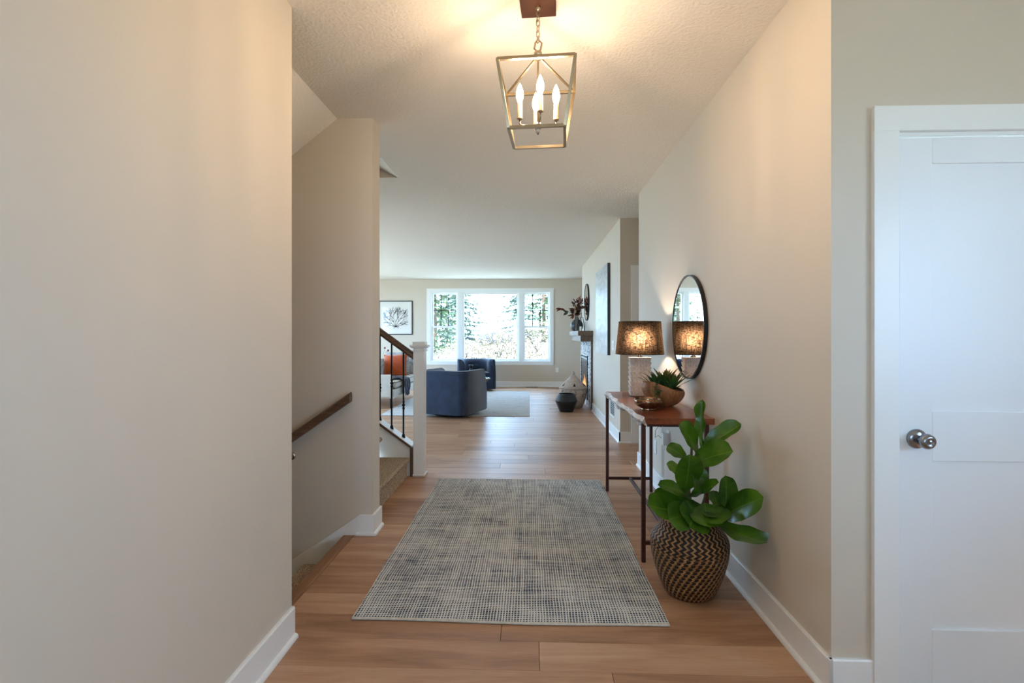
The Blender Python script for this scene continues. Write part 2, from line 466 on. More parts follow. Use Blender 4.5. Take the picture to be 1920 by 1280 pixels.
# ------------------------------------------------------------------ mesh helpers
class MB:
    def __init__(self):
        self.v = []
        self.f = []
        self.uv = {}
    def add(self, vs, fs):
        o = len(self.v)
        self.v += [tuple(p) for p in vs]
        self.f += [tuple(i + o for i in f) for f in fs]
        return self
    def box(self, x0, x1, y0, y1, z0, z1):
        vs = [(x0, y0, z0), (x1, y0, z0), (x1, y1, z0), (x0, y1, z0), (x0, y0, z1), (x1, y0, z1), (x1, y1, z1), (x0, y1, z1)]
        fs = [(0, 3, 2, 1), (4, 5, 6, 7), (0, 1, 5, 4), (1, 2, 6, 5), (2, 3, 7, 6), (3, 0, 4, 7)]
        return self.add(vs, fs)
    def prism(self, poly, axis, a, b):
        """polygon in the two other axes (in order), extruded along axis from a to b"""
        n = len(poly)
        def mk(p, t):
            q = list(p)
            q.insert(axis, t)
            return tuple(q)
        vs = [mk(p, a) for p in poly] + [mk(p, b) for p in poly]
        fs = [tuple(range(n - 1, -1, -1)), tuple(range(n, 2 * n))]
        for i in range(n):
            j = (i + 1) % n
            fs.append((i, j, n + j, n + i))
        return self.add(vs, fs)
    def lathe(self, prof, n=32, c=(0, 0, 0), cap0=True, cap1=True, sq=None):
        vs = []
        for r, z in prof:
            for k in range(n):
                a = 2 * pi * k / n
                vs.append((c[0] + r * cos(a), c[1] + r * sin(a), c[2] + z))
        fs = []
        for i in range(len(prof) - 1):
            for k in range(n):
                k2 = (k + 1) % n
                fs.append((i * n + k, i * n + k2, (i + 1) * n + k2, (i + 1) * n + k))
        if cap0:
            fs.append(tuple(range(n - 1, -1, -1)))
        if cap1:
            m = (len(prof) - 1) * n
            fs.append(tuple(range(m, m + n)))
        return self.add(vs, fs)
    def tube(self, path, r, n=8, closed=False, flat=None):
        P = [Vector(p) for p in path]
        m = len(P)
        rs = r if isinstance(r, (list, tuple)) else [r] * m
        vs = []
        up = None
        for i in range(m):
            if closed:
                t = (P[(i + 1) % m] - P[i - 1]).normalized()
            else:
                t = (P[min(i + 1, m - 1)] - P[max(i - 1, 0)]).normalized()
            if up is None:
                up = Vector((0, 0, 1)) if abs(t.z) < 0.9 else Vector((1, 0, 0))
            s = t.cross(up)
            if s.length < 1e-4:
                s = t.cross(Vector((0.3, 1, 0.2)))
            s.normalize()
            u = s.cross(t).normalized()
            up = u
            for k in range(n):
                a = 2 * pi * (k + 0.5) / n
                vs.append(P[i] + s * (cos(a) * rs[i]) + u * (sin(a) * rs[i]))
        fs = []
        seg = m if closed else m - 1
        for i in range(seg):
            j = (i + 1) % m
            for k in range(n):
                k2 = (k + 1) % n
                fs.append((i * n + k, i * n + k2, j * n + k2, j * n + k))
        if not closed:
            fs.append(tuple(range(n - 1, -1, -1)))
            fs.append(tuple(range((m - 1) * n, m * n)))
        return self.add(vs, fs)
    def bar(self, a, b, w, h=None, up=(0, 0, 1)):
        """square bar between two points"""
        h = h or w
        a, b = Vector(a), Vector(b)
        t = (b - a).normalized()
        u = Vector(up)
        if abs(t.dot(u)) > 0.95:
            u = Vector((0, 1, 0))
        s = t.cross(u).normalized()
        u = s.cross(t).normalized()
        vs = []
        for p in (a, b):
            for q, r_ in ((-1, -1), (1, -1), (1, 1), (-1, 1)):
                vs.append(p + s * (q * w / 2) + u * (r_ * h / 2))
        return self.add(vs, [(0, 3, 2, 1), (4, 5, 6, 7), (0, 1, 5, 4), (1, 2, 6, 5), (2, 3, 7, 6), (3, 0, 4, 7)])
    def grid(self, fn, nu, nv, wrap_u=False):
        vs = [fn(i / (nu if wrap_u else nu - 1), j / (nv - 1)) for j in range(nv) for i in range(nu)]
        fs = []
        for j in range(nv - 1):
            for i in range(nu if wrap_u else nu - 1):
                i2 = (i + 1) % nu
                fs.append((j * nu + i, j * nu + i2, (j + 1) * nu + i2, (j + 1) * nu + i))
        o = len(self.v)
        for j in range(nv):
            for i in range(nu):
                self.uv[o + j * nu + i] = (i / (nu - 1), j / (nv - 1))
        return self.add(vs, fs)
    def sphere(self, c, r, n=12, m=8, sz=1.0):
        vs = [(c[0], c[1], c[2] - r * sz)]
        for j in range(1, m):
            a = -pi / 2 + pi * j / m
            for k in range(n):
                b = 2 * pi * k / n
                vs.append((c[0] + r * cos(a) * cos(b), c[1] + r * cos(a) * sin(b), c[2] + r * sz * sin(a)))
        vs.append((c[0], c[1], c[2] + r * sz))
        fs = []
        for k in range(n):
            fs.append((0, 1 + (k + 1) % n, 1 + k))
        for j in range(m - 2):
            for k in range(n):
                k2 = (k + 1) % n
                fs.append((1 + j * n + k, 1 + j * n + k2, 1 + (j + 1) * n + k2, 1 + (j + 1) * n + k))
        top = len(vs) - 1
        for k in range(n):
            fs.append((1 + (m - 2) * n + k, 1 + (m - 2) * n + (k + 1) % n, top))
        return self.add(vs, fs)
    def move(self, fn):
        self.v = [tuple(fn(Vector(p))) for p in self.v]
        return self
    def build(self, name, mat, parent=None, bevel=0.0, seg=2, smooth=False, loc=None, rot=None, recalc=False):
        me = bpy.data.meshes.new(name)
        me.from_pydata([tuple(p) for p in self.v], [], self.f)
        if bevel or recalc:
            bm = bmesh.new()
            bm.from_mesh(me)
            if recalc:
                bmesh.ops.recalc_face_normals(bm, faces=bm.faces)
            if bevel:
                es = [e for e in bm.edges if len(e.link_faces) == 2 and e.calc_face_angle(0) > 0.5]
                bmesh.ops.bevel(bm, geom=es, offset=bevel, segments=seg, profile=0.5, affect='EDGES', clamp_overlap=True)
            bm.to_mesh(me)
            bm.free()
        if self.uv and not bevel:
            l = me.uv_layers.new(name='UVMap')
            for lp in me.loops:
                l.data[lp.index].uv = self.uv.get(lp.vertex_index, (0, 0))
        if smooth:
            for p in me.polygons:
                p.use_smooth = True
        me.materials.append(MATS[mat])
        me.update()
        o = bpy.data.objects.new(name, me)
        COL.objects.link(o)
        if loc is not None:
            o.location = loc
        if rot is not None:
            o.rotation_euler = rot
        if parent is not None:
            o.parent = parent
        return o

def tag(o, label=None, cat=None, group=None, kind=None):
    if label: o['label'] = label
    if cat: o['category'] = cat
    if group: o['group'] = group
    if kind: o['kind'] = kind
    return o

def thing(name, label, cat, loc=(0, 0, 0), rz=0.0, group=None):
    o = bpy.data.objects.new(name, None)
    o.empty_display_size = 0.1
    o.location = loc
    o.rotation_euler = (0, 0, rz)
    COL.objects.link(o)
    return tag(o, label, cat, group)

def struct(name, mb, mat, label=None, **kw):
    return tag(mb.build(name, mat, **kw), label, None, None, 'structure')

def copy_tree(o, parent=None):
    c = o.copy()
    COL.objects.link(c)
    c.parent = parent
    for ch in list(o.children):
        copy_tree(ch, c)
    return c

def wall_y(mb, x0, x1, y0, y1, z0, z1, holes=()):
    """wall lying along X with rectangular holes (hx0, hx1, hz0, hz1), left to right"""
    x = x0
    for a, b, c, d in sorted(holes):
        if a > x: mb.box(x, a, y0, y1, z0, z1)
        if c > z0: mb.box(a, b, y0, y1, z0, c)
        if d < z1: mb.box(a, b, y0, y1, d, z1)
        x = b
    if x < x1: mb.box(x, x1, y0, y1, z0, z1)
    return mb

def frame_rect(m, x0, x1, z0, z1, w, y0, y1):
    return m.box(x0, x0 + w, y0, y1, z0, z1).box(x1 - w, x1, y0, y1, z0, z1).box(x0 + w, x1 - w, y0, y1, z0, z0 + w).box(x0 + w, x1 - w, y0, y1, z1 - w, z1)

def wall_x(mb, x0, x1, y0, y1, z0, z1, holes=()):
    y = y0
    for a, b, c, d in sorted(holes):
        if a > y: mb.box(x0, x1, y, a, z0, z1)
        if c > z0: mb.box(x0, x1, a, b, z0, c)
        if d < z1: mb.box(x0, x1, a, b, d, z1)
        y = b
    if y < y1: mb.box(x0, x1, y, y1, z0, z1)
    return mb

# ================================================================== STRUCTURE
# ---- subfloor and planks
sub = MB()
sub.box(LW - 0.12, 3.1, -1.7, 2.2, -0.20, -0.016)
sub.box(-1.20, 3.1, 2.2, 3.36, -0.20, -0.016)
sub.box(-1.24, 3.1, 3.36, 4.75, -0.20, -0.016)
sub.box(-5.6, 3.1, 4.75, 13.2, -0.20, -0.016)
floor = struct('floor', sub, 'slot_dark', 'wide-plank oak floor through the hall and living room')

def plank_rows():
    rnd = random.Random(11)
    pw = 0.19
    y = -1.60
    row = 0
    while y < 13.05 - 0.02:
        y1 = min(y + pw, 13.05)
        ym = (y + y1) / 2
        if ym < 1.93: spans = [(LW, 2.8)]
        elif ym < 2.2: spans = [(LW, RW)]
        elif ym < 3.34: spans = [(-1.152, RW)]
        elif ym < 3.5: spans = [(LW, RW)]
        elif ym < 4.75: spans = [(-1.15, RW)]
        elif ym < 5.22: spans = [(-5.5, RW)]
        elif ym < 6.29: spans = [(-5.5, 3.0)]
        elif ym < 10.8: spans = [(-5.5, RW)]
        else: spans = [(-5.5, 3.0)]
        for x0, x1 in spans:
            x = x0
            first = True
            while x < x1 - 1e-4:
                L = rnd.uniform(1.3, 2.2)
                if first: L *= rnd.uniform(0.35, 1.0)
                first = False
                e = min(x + L, x1)
                if x1 - e < 0.3: e = x1
                g = 0.0009
                m = MB().box(-(e - x) / 2 + g, (e - x) / 2 - g, -(y1 - y) / 2 + g, (y1 - y) / 2 - g, -0.016, 0.0)
                dz = rnd.uniform(-0.0005, 0.0)
                p = m.build('floor_plank', 'oak_plank', floor, bevel=0.0012, seg=1, loc=((x + e) / 2, ym, dz))
                x = e
        y = y1
        row += 1
plank_rows()

# ---- walls
struct('wall_left', MB().box(LW - 0.12, LW, -1.6, 2.197, 0, H), 'wall', 'beige hall wall beside the stairs going down', bevel=0.002, seg=1)
m = MB()
m.box(-4.8, LW, 2.077, 2.197, -2.7, -0.2)
m.box(-4.8, LW - 0.12, 2.077, 2.197, -0.2, H)
struct('wall_stair_side', m, 'wall', 'beige side wall of the stairs going down')
m = MB().box(-4.8, LW, 3.34, 3.50, 0, H).box(-4.8, LW - 0.2, 3.34, 3.50, -2.7, 0).box(-4.8, LW - 0.15, 3.34, 3.50, H, 5.2)
struct('wall_stair', m, 'wall', 'beige wall between the two flights of stairs')
struct('wall_stair_end', MB().box(-4.92, -4.8, 2.077, 4.73, -2.7, 5.2), 'wall', 'beige end wall of the stairwell')
struct('wall_stairwell', MB().box(-4.8, -1.195, 4.604, 4.73, H + 0.003, 5.2), 'wall', 'beige upper wall inside the stairwell opening')
m = MB().prism([(-1.195, H), (-1.195, H + 0.12), (-4.8, 4.70), (-4.8, 4.58)], 1, 3.50, 4.61)
struct('ceiling_stairwell', m, 'wall', 'sloped soffit inside the stairwell opening', recalc=True)
m = MB().prism([(-1.27, H), (-1.27, H + 0.14), (-4.8, 0.09), (-4.8, -0.05)], 1, 2.197, 3.34)
struct('ceiling_slope', m, 'ceiling', 'sloped ceiling over the stairs going down', recalc=True)
struct('wall_right', MB().box(RW, RW + 0.12, 1.915, 5.219, 0, H), 'wall', 'beige hall wall behind the console table')
DY = 1.915      # door wall plane
m = wall_y(MB(), RW + 0.12, 2.8, DY, DY + 0.115, 0, H, [(1.335, 2.12, 0, 2.055)])
struct('wall_door', m, 'wall', 'cool lit wall around the white panel door')
struct('wall_foyer', wall_x(MB(), 2.8, 2.92, -1.72, DY + 0.115, 0, H, [(-0.9, 0.7, 1.1, 2.2)]), 'wall', 'foyer side wall')
m = wall_y(MB(), LW - 0.12, 2.8, -1.72, -1.6, 0, H, [(-0.95, 0.75, 0, 2.3)])
struct('wall_front', m, 'wall', 'foyer wall with the entry door')
m = MB().box(RW + 0.12, 3.0, 5.10, 5.219, 0, H).box(3.0, 3.12, 5.10, 6.41, 0, H)
struct('wall_passage', m, 'wall', 'side passage wall past the hall corner')
m = wall_y(MB(), RW, 3.0, 6.29, 6.41, 0, H, [(1.322, 2.12, 0, 2.08)])
m.box(RW, 3.0, 6.45, 10.8, 0, H)
m.box(RW, 1.25, 6.41, 6.45, 0, H)
struct('wall_fireplace', m, 'wall', 'pale fireplace wall with the large canvas', bevel=0.0)
m = wall_y(MB(), -5.62, 3.12, BW, BW + 0.15, 0, H, [(-2.545, -1.825, 0.635, 2.43), (-1.755, -0.255, 0.635, 2.43), (-0.185, 0.535, 0.635, 2.43)])
struct('wall_back', m, 'wall', 'living room wall with the wide window')
m = wall_x(MB(), -5.62, -5.5, 4.61, BW + 0.15, 0, H, [(5.7, 8.6, 0.25, 2.45), (9.0, 11.9, 0.25, 2.45)])
m.box(-5.5, -4.8, 4.61, 4.73, 0, H)
struct('wall_living', m, 'wall', 'living room side wall')
struct('wall_alcove', MB().box(3.0, 3.12, 10.8, BW, 0, H), 'wall', 'alcove wall past the fireplace')
struct('wall_basement', MB().box(-4.8, -1.2, 2.197, 3.34, -2.8, -2.7), 'wall', 'landing at the foot of the stairs')

# ---- ceiling
m = MB()
for x0, x1, y0, y1 in [(-1.16, 2.92, -1.72, 2.197), (-1.27, 3.1, 2.197, 3.34), (LW - 0.15, 3.1, 3.34, 3.50),
                       (-1.195, 3.1, 3.50, 4.61), (-5.62, 3.12, 4.61, 13.2)]:
    m.box(x0, x1, y0, y1, H, H + 0.12)
struct('ceiling', m, 'ceiling', 'stippled off-white ceiling')

# ---- baseboards with shoe moulding
BH, BT = 0.135, 0.014
def baseboard(name, a, b, n, label, ext0=0.0, ext1=0.0, shoe=True, shoe0=0.0):
    a, b, n = Vector((*a, 0)), Vector((*b, 0)), Vector((*n, 0)).normalized()
    t = (b - a).normalized()
    def run(prof, e0, e1):
        m = MB()
        k = len(prof)
        vs = [a - t * e0 + n * p + Vector((0, 0, z)) for p, z in prof] + [b + t * e1 + n * p + Vector((0, 0, z)) for p, z in prof]
        fs = [tuple(range(k)), tuple(range(2 * k - 1, k - 1, -1))]
        for i in range(k):
            j = (i + 1) % k
            fs.append((i, k + i, k + j, j))
        return m.add(vs, fs)
    o = tag(run([(0, 0), (BT, 0), (BT, BH - 0.006), (BT - 0.004, BH), (0, BH)], ext0, ext1).build(name, 'trim', recalc=True), label, None, None, 'structure')
    if shoe:
        pr = [(BT, 0.0), (BT + 0.015, 0.0)] + [(BT + 0.015 * cos(q), 0.004 + 0.016 * sin(q)) for q in (0.15, 0.5, 0.9, 1.3)] + [(BT, 0.02)]
        run(pr, ext0 + shoe0, ext1).build('shoe_molding', 'trim', o, recalc=True)
    return o
baseboard('baseboard_left', (LW, -1.6), (LW, 2.197), (1, 0), 'white baseboard on the wall before the stairs')
baseboard('baseboard_stair_end', (LW, 3.3405), (LW, 3.514), (1, 0), 'white baseboard on the wall end between the stairs', 0.0, 0.0, True, 0.0145)
baseboard('baseboard_right', (RW, DY - 0.014), (RW, 5.219), (-1, 0), 'white baseboard behind the basket and console table', 0.0, 0.0)
baseboard('baseboard_door', (RW - 0.014, DY), (1.246, DY), (0, -1), 'white baseboard between hall corner and door casing', 0.0, 0.0)
baseboard('baseboard_fireplace', (RW, 6.29), (RW, 8.96), (-1, 0), 'white baseboard under the large canvas', 0.014, 0.0)
baseboard('baseboard_passage', (RW, 6.29), (1.235, 6.29), (0, -1), 'white baseboard beside the passage door casing', 0.014, 0.0)
baseboard('baseboard_back', (-5.5, BW), (3.0, BW), (0, -1), 'white baseboard under the wide window')
baseboard('baseboard_passage_near', (RW, 5.219), (3.0, 5.219), (0, 1), 'white baseboard around the hall corner', 0.014)
baseboard('baseboard_foyer', (2.8, -1.6), (2.8, DY), (-1, 0), 'white foyer baseboard')

# stair skirt on the dividing wall (face towards the stairs going down) and its short shoe
sk = [(LW + 0.014, 0.0), (LW + 0.014, 0.133), (-1.118, 0.133), (-1.70, -0.262), (-1.70, -0.60), (-1.44, -0.40), (-1.215, -0.22), (-1.215, 0.0)]
o = struct('trim_1', MB().prism(sk, 1, 3.326, 3.34), 'trim', 'white sloping skirt board along the stairs going down', recalc=True)
MB().box(-1.14, LW + 0.029, 3.311, 3.326, 0.0, 0.02).build('shoe_molding', 'trim', o, bevel=0.005)

# ---- door casing + panel door at the right of the hall
def casing(name, x0, x1, z1, y, w, t, label, plinth=0.0):
    """three-sided casing proud of plane y (towards -y); x0,x1 opening; z1 opening top"""
    o = tag(MB().box(x0 - w, x0, y - t, y, 0, z1).build(name, 'trim', bevel=0.002), label, None, None, 'structure')
    MB().box(x1, x1 + w, y - t, y, 0, z1).build('side_casing', 'trim', o, bevel=0.002)
    MB().box(x0 - w, x1 + w, y - t, y, z1, z1 + w).build('head_casing', 'trim', o, bevel=0.002)
    MB().box(x0, x0 + 0.012, y, y + 0.112, 0, z1 - 0.01).box(x1 - 0.012, x1, y, y + 0.112, 0, z1 - 0.01).box(x0, x1, y, y + 0.112, z1 - 0.012, z1).build('jamb', 'trim', o)
    return o
casing('trim_2', 1.336, 2.119, 2.054, DY, 0.090, 0.02, 'white casing around the panel door')

def shaker_door(name, x0, x1, z0, z1, y, panels, label, stile=0.125, thick=0.035, mat='door_paint'):
    """frame-and-panel leaf: front face at y, recessed flat panels"""
    d = thing(name, label, None, (x0, y, z0))
    d['kind'] = 'structure'
    W, Hh = x1 - x0, z1 - z0
    MB().box(0, stile, 0, thick, 0, Hh).build('stile', mat, d, bevel=0.002)
    MB().box(W - stile, W, 0, thick, 0, Hh).build('stile', mat, d, bevel=0.002)
    zs = [0.0]
    for a, b in panels: zs += [a - z0, b - z0]
    zs.append(Hh)
    for i in range(0, len(zs), 2):
        MB().box(stile, W - stile, 0, thick, zs[i], zs[i + 1]).build('rail', mat, d, bevel=0.002)
    for a, b in panels:
        MB().box(stile, W - stile, 0.010, thick - 0.01, a - z0, b - z0).build('panel', mat, d)
    return d
d1 = shaker_door('door_1', 1.351, 2.104, 0.012, 2.036, DY + 0.004, [(0.24, 0.855), (1.035, 1.942)], 'white shaker panel door with a brushed steel knob', stile=0.117)
kn = thing('door_knob', None, None); kn.parent = d1; kn.location = (0.060, 0, 0.925)
del_keys = [k for k in ('category',) if k in kn.keys()]
def lathe_y(prof, n=28):
    """lathe around the -y axis (prof: radius, distance out of the door)"""
    m = MB().lathe(prof, n)
    return m.move(lambda p: Vector((p.x, -p.z, p.y)))
lathe_y([(0.036, 0), (0.036, 0.004), (0.033, 0.010), (0.024, 0.014), (0.015, 0.017)]).build('rose', 'knob_metal', kn, smooth=True)
lathe_y([(0.012, 0.010), (0.012, 0.034), (0.018, 0.036), (0.026, 0.042), (0.0275, 0.052), (0.026, 0.060), (0.020, 0.067), (0.011, 0.069), (0.010, 0.067), (0.006, 0.068), (0.002, 0.069)]).build('grip', 'knob_metal', kn, smooth=True)
MB().box(-0.0065, -0.001, -0.0015, 0.03, 0.895, 0.955).build('latch_plate', 'dark_metal', d1)

# ---- passage door (only its casing shows)
casing('trim_3', 1.325, 2.117, 2.075, 6.29, 0.090, 0.018, 'white casing in the passage beside the fireplace wall')
shaker_door('door_2', 1.342, 2.10, 0.012, 2.06, 6.31, [(0.24, 0.855), (1.035, 1.942)], 'white panel door in the passage')

# ---- entry door and foyer window (behind the viewer: they let the daylight in)
d3 = shaker_door('door_3', -0.30, 0.62, 0.02, 2.28, -1.70, [(0.25, 0.70)], 'front entry door with a tall glass light', stile=0.11)
for ch in list(d3.children):
    if ch.name.startswith('rail') and ch.bound_box[1][2] > 1.5:
        bpy.data.objects.remove(ch)
MB().box(0.11, 0.81, 0, 0.035, 2.12, 2.26).build('rail', 'door_paint', d3)
MB().box(0.11, 0.81, 0, 0.035, 0.68, 0.82).build('rail', 'door_paint', d3)
MB().box(0.11, 0.81, 0, 0.035, 0.82, 1.62).build('panel', 'door_paint', d3)
MB().box(0.11, 0.81, 0.014, 0.020, 1.62, 2.12).build('pane', 'pane_glass', d3)
w2 = tag(MB().box(-0.95, -0.87, -1.71, -1.62, 0, 2.3).box(-0.38, -0.30, -1.71, -1.62, 0, 2.3).box(-0.87, -0.38, -1.71, -1.62, 0, 0.95).box(-0.87, -0.38, -1.71, -1.62, 2.2, 2.3).box(0.62, 0.75, -1.71, -1.62, 0, 2.3).build('window_2', 'trim'), 'sidelight beside the entry door', None, None, 'structure')
MB().box(-0.87, -0.38, -1.67, -1.664, 0.95, 2.2).build('pane', 'pane_glass', w2)
w3 = thing('window_3', 'unseen foyer side window', None)  # unseen; placed on the side wall so daylight reaches the left wall
w3['kind'] = 'structure'
frame_rect(MB(), -0.9, 0.7, 1.1, 2.2, 0.06, 2.78, 2.91).move(lambda p: Vector((p.y, p.x, p.z))).build('window_frame', 'trim', w3, recalc=True)
MB().box(2.864, 2.87, -0.84, 0.64, 1.16, 2.14).build('pane', 'pane_glass', w3)
for nm, lb, a, b in (('window_4', 'unseen living room side window towards the stairs', 5.7, 8.6), ('window_5', 'unseen living room side window towards the back wall', 9.0, 11.9)):  # unseen windows, added for the daylight arriving from the left side
    w4 = tag(MB().box(-5.62, -5.48, a, a + 0.07, 0.25, 2.45).box(-5.62, -5.48, b - 0.07, b, 0.25, 2.45).box(-5.62, -5.48, a + 0.07, b - 0.07, 0.25, 0.32).box(-5.62, -5.48, a + 0.07, b - 0.07, 2.38, 2.45).box(-5.60, -5.52, (a + b) / 2 - 0.04, (a + b) / 2 + 0.04, 0.32, 2.38).build(nm, 'trim'), lb, None, None, 'structure')
    MB().box(-5.57, -5.564, a + 0.07, b - 0.07, 0.32, 2.38).build('pane', 'pane_glass', w4)

# ---- the wide living room window
w1 = thing('window_1', 'wide white three-part window over the pale shrubs', None)
w1['kind'] = 'structure'
CX0, CX1, CZ0, CZ1 = -2.637, 0.611, 0.555, 2.507
Yc = BW - 0.02
MB().box(CX0, -2.535, Yc, BW, CZ0, CZ1).build('side_casing', 'trim', w1, bevel=0.002)
MB().box(0.525, CX1, Yc, BW, CZ0, CZ1).build('side_casing', 'trim', w1, bevel=0.002)
MB().box(-2.535, 0.525, Yc, BW, 2.42, CZ1).build('head_casing', 'trim', w1, bevel=0.002)
MB().box(-2.535, 0.525, Yc, BW, CZ0, 0.645).build('apron_casing', 'trim', w1, bevel=0.002)
MB().box(-1.835, -1.745, Yc, BW, 0.645, 2.42).build('mullion_casing', 'trim', w1, bevel=0.002)
MB().box(-0.265, -0.175, Yc, BW, 0.645, 2.42).build('mullion_casing', 'trim', w1, bevel=0.002)
for (x0, x1, grille) in ((-2.545, -1.825, True), (-1.755, -0.255, False), (-0.185, 0.535, True)):
    frame_rect(MB(), x0, x1, 0.635, 2.43, 0.028, BW, BW + 0.13).build('jamb', 'trim', w1, bevel=0.001)
    a, b, c, d = x0 + 0.028, x1 - 0.028, 0.663, 2.402
    if grille:
        frame_rect(MB(), a, b, 1.50, d, 0.038, BW + 0.085, BW + 0.12).build('upper_sash', 'trim', w1, bevel=0.002)
        frame_rect(MB(), a, b, c, 1.545, 0.038, BW + 0.045, BW + 0.08).build('lower_sash', 'trim', w1, bevel=0.002)
        MB().box(a + 0.038, b - 0.038, BW + 0.100, BW + 0.104, 1.538, d - 0.038).build('pane', 'pane_glass', w1)
        MB().box(a + 0.038, b - 0.038, BW + 0.060, BW + 0.064, c + 0.038, 1.507).build('pane', 'pane_glass', w1)
        wg = (b - a - 0.076) / 3
        for k in (1, 2):
            xx = a + 0.038 + wg * k
            MB().box(xx - 0.010, xx + 0.010, BW + 0.094, BW + 0.099, 1.538, d - 0.038).build('muntin', 'dark_metal', w1)
        MB().box(a + 0.038, b - 0.038, BW + 0.093, BW + 0.0985, 1.943, 1.961).build('muntin', 'dark_metal', w1)
    else:
        frame_rect(MB(), a, b, c, d, 0.045, BW + 0.055, BW + 0.11).build('fixed_sash', 'trim', w1, bevel=0.002)
        MB().box(a + 0.045, b - 0.045, BW + 0.08, BW + 0.084, c + 0.045, d - 0.045).build('pane', 'pane_glass', w1)

# ================================================================== STAIRS
st = thing('lower_staircase', 'carpeted stairs going down behind an oak nosing', 'stairs', (0, 0, 0))
MB().box(-1.225, -1.153, 2.199, 3.325, -0.03, 0.003).build('oak_nosing', 'oak_nosing', st, bevel=0.008, seg=3)
for i in range(1, 9):
    z = -0.19 * i
    x1 = -1.205 - 0.255 * (i - 1)
    m = MB().prism([(x1, z - 0.20), (x1, z), (x1 - 0.275, z), (x1 - 0.29, z - 0.015), (x1 - 0.285, z - 0.035), (x1 - 0.262, z - 0.045), (x1 - 0.258, z - 0.20)], 1, 2.20, 3.325)
    m.build('carpeted_step', 'carpet', st, recalc=True, bevel=0.006)
st2 = thing('upper_staircase', 'carpeted stairs going up behind the iron balusters', 'stairs', (0, 0, 0))
for i in range(13):
    z1 = 0.185 * (i + 1)
    x1 = -1.132 - 0.256 * i
    m = MB().prism([(x1, z1 - 0.185), (x1, z1 - 0.045), (x1 + 0.022, z1 - 0.035), (x1 + 0.026, z1 - 0.012), (x1 + 0.014, z1), (x1 - 0.28, z1), (x1 - 0.28, z1 - 0.185)], 1, 3.518, 4.70)
    m.build('carpeted_step', 'carpet', st2, recalc=True, bevel=0.006)
# skirt on the wall side
SL = 0.185 / 0.256
m = MB().prism([(-1.10, 0.0), (-1.10, 0.15), (-1.20, 0.30), (-4.6, 0.30 + 3.4 * SL), (-4.6, 0.05 + 3.4 * SL), (-1.2, 0.0)], 1, 3.502, 3.516)
m.build('skirt_board', 'trim', st2, recalc=True)

ba = thing('stair_balustrade', 'oak handrail with black iron balusters and a white newel post', 'balustrade', (0, 0, 0))
# low closed stringer wall under the balusters, with white cap and brown edge moulding
def capz(x): return 0.283 + (-1.10 - x) * SL
m = MB().prism([(-1.112, 0.0), (-1.112, capz(-1.112) - 0.022), (-4.4, capz(-4.4) - 0.022), (-4.4, 0.0)], 1, 4.752, 4.862)
m.build('stringer_wall', 'trim', ba, recalc=True)
m = MB().prism([(-1.098, capz(-1.098) - 0.022), (-1.098, capz(-1.098)), (-4.4, capz(-4.4)), (-4.4, capz(-4.4) - 0.022)], 1, 4.735, 4.88)
m.build('stringer_cap', 'trim', ba, recalc=True, bevel=0.002)
m = MB().prism([(-1.088, capz(-1.088) - 0.026), (-1.088, capz(-1.088) - 0.004), (-4.4, capz(-4.4) - 0.004), (-4.4, capz(-4.4) - 0.026)], 1, 4.722, 4.735)
m.build('oak_edge', 'oak_dark_x', ba, recalc=True)
MB().box(-1.112, -1.086, 4.72, 4.752, 0.0, capz(-1.1) - 0.012).build('oak_end_board', 'oak_dark_x', ba, bevel=0.002)
# newel
NX0, NX1, NY0, NY1 = -1.084, -0.984, 4.735, 4.850
nw = MB().box(NX0, NX1, NY0, NY1, 0.0, 1.20).build('newel_post', 'trim', ba, bevel=0.003)
cx, cyy = (NX0 + NX1) / 2, (NY0 + NY1) / 2
def sq(m, hw, z0, z1): return m.box(cx - hw, cx + hw, cyy - hw, cyy + hw, z0, z1)
sq(MB(), 0.062, 1.165, 1.178).build('collar', 'trim', nw, bevel=0.003)
sq(MB(), 0.070, 1.192, 1.205).build('cap', 'trim', nw, bevel=0.003)
sq(MB(), 0.082, 1.205, 1.222).build('cap', 'trim', nw, bevel=0.003)
sq(MB(), 0.058, 1.222, 1.252).build('cap', 'trim', nw, bevel=0.004)
MB().box(NX0 - 0.012, NX1 + 0.014, NY0 - 0.014, NY1 + 0.012, 0.0, 0.022).build('base_molding', 'trim', nw, bevel=0.006)
# handrail
def railz(x): return 1.115 + (NX0 - x) * SL
prof = [(4.763, -0.036), (4.756, -0.012), (4.760, 0.010), (4.772, 0.026), (4.79, 0.034), (4.808, 0.026), (4.820, 0.010), (4.824, -0.012), (4.817, -0.036)]
k = len(prof)
vs = [(NX0, y, railz(NX0) + z) for y, z in prof] + [(-3.3, y, railz(-3.3) + z) for y, z in prof]
fs = [tuple(range(k)), tuple(range(2 * k - 1, k - 1, -1))] + [(i, (i + 1) % k, k + (i + 1) % k, k + i) for i in range(k)]
MB().add(vs, fs).build('handrail', 'oak_dark_x', ba, recalc=True, smooth=False)
# balusters
xb0 = -1.192
for i in range(18):
    x = xb0 - 0.1125 * i
    zb, zt = capz(x), railz(x) - 0.03
    if zt > H - 0.02: break
    b = MB().box(x - 0.0065, x + 0.0065, 4.7985, 4.8115, zb, zt).build('baluster', 'dark_metal', ba)
    MB().lathe([(0.017, 0), (0.018, 0.012), (0.013, 0.022), (0.015, 0.028), (0.009, 0.038)], 10, (x, 4.805, zb - 0.006)).build('shoe', 'dark_metal', b, smooth=True)
    zk = zb + (0.43 if i % 2 else 0.305)
    kp = []
    for q in (-0.030, 0.0, 0.030):
        kp += [(0.008, q - 0.015), (0.018 if q == 0 else 0.013, q), (0.008, q + 0.013)]
    MB().lathe(kp, 10, (x, 4.805, zk)).build('knuckle', 'dark_metal', b, smooth=True)

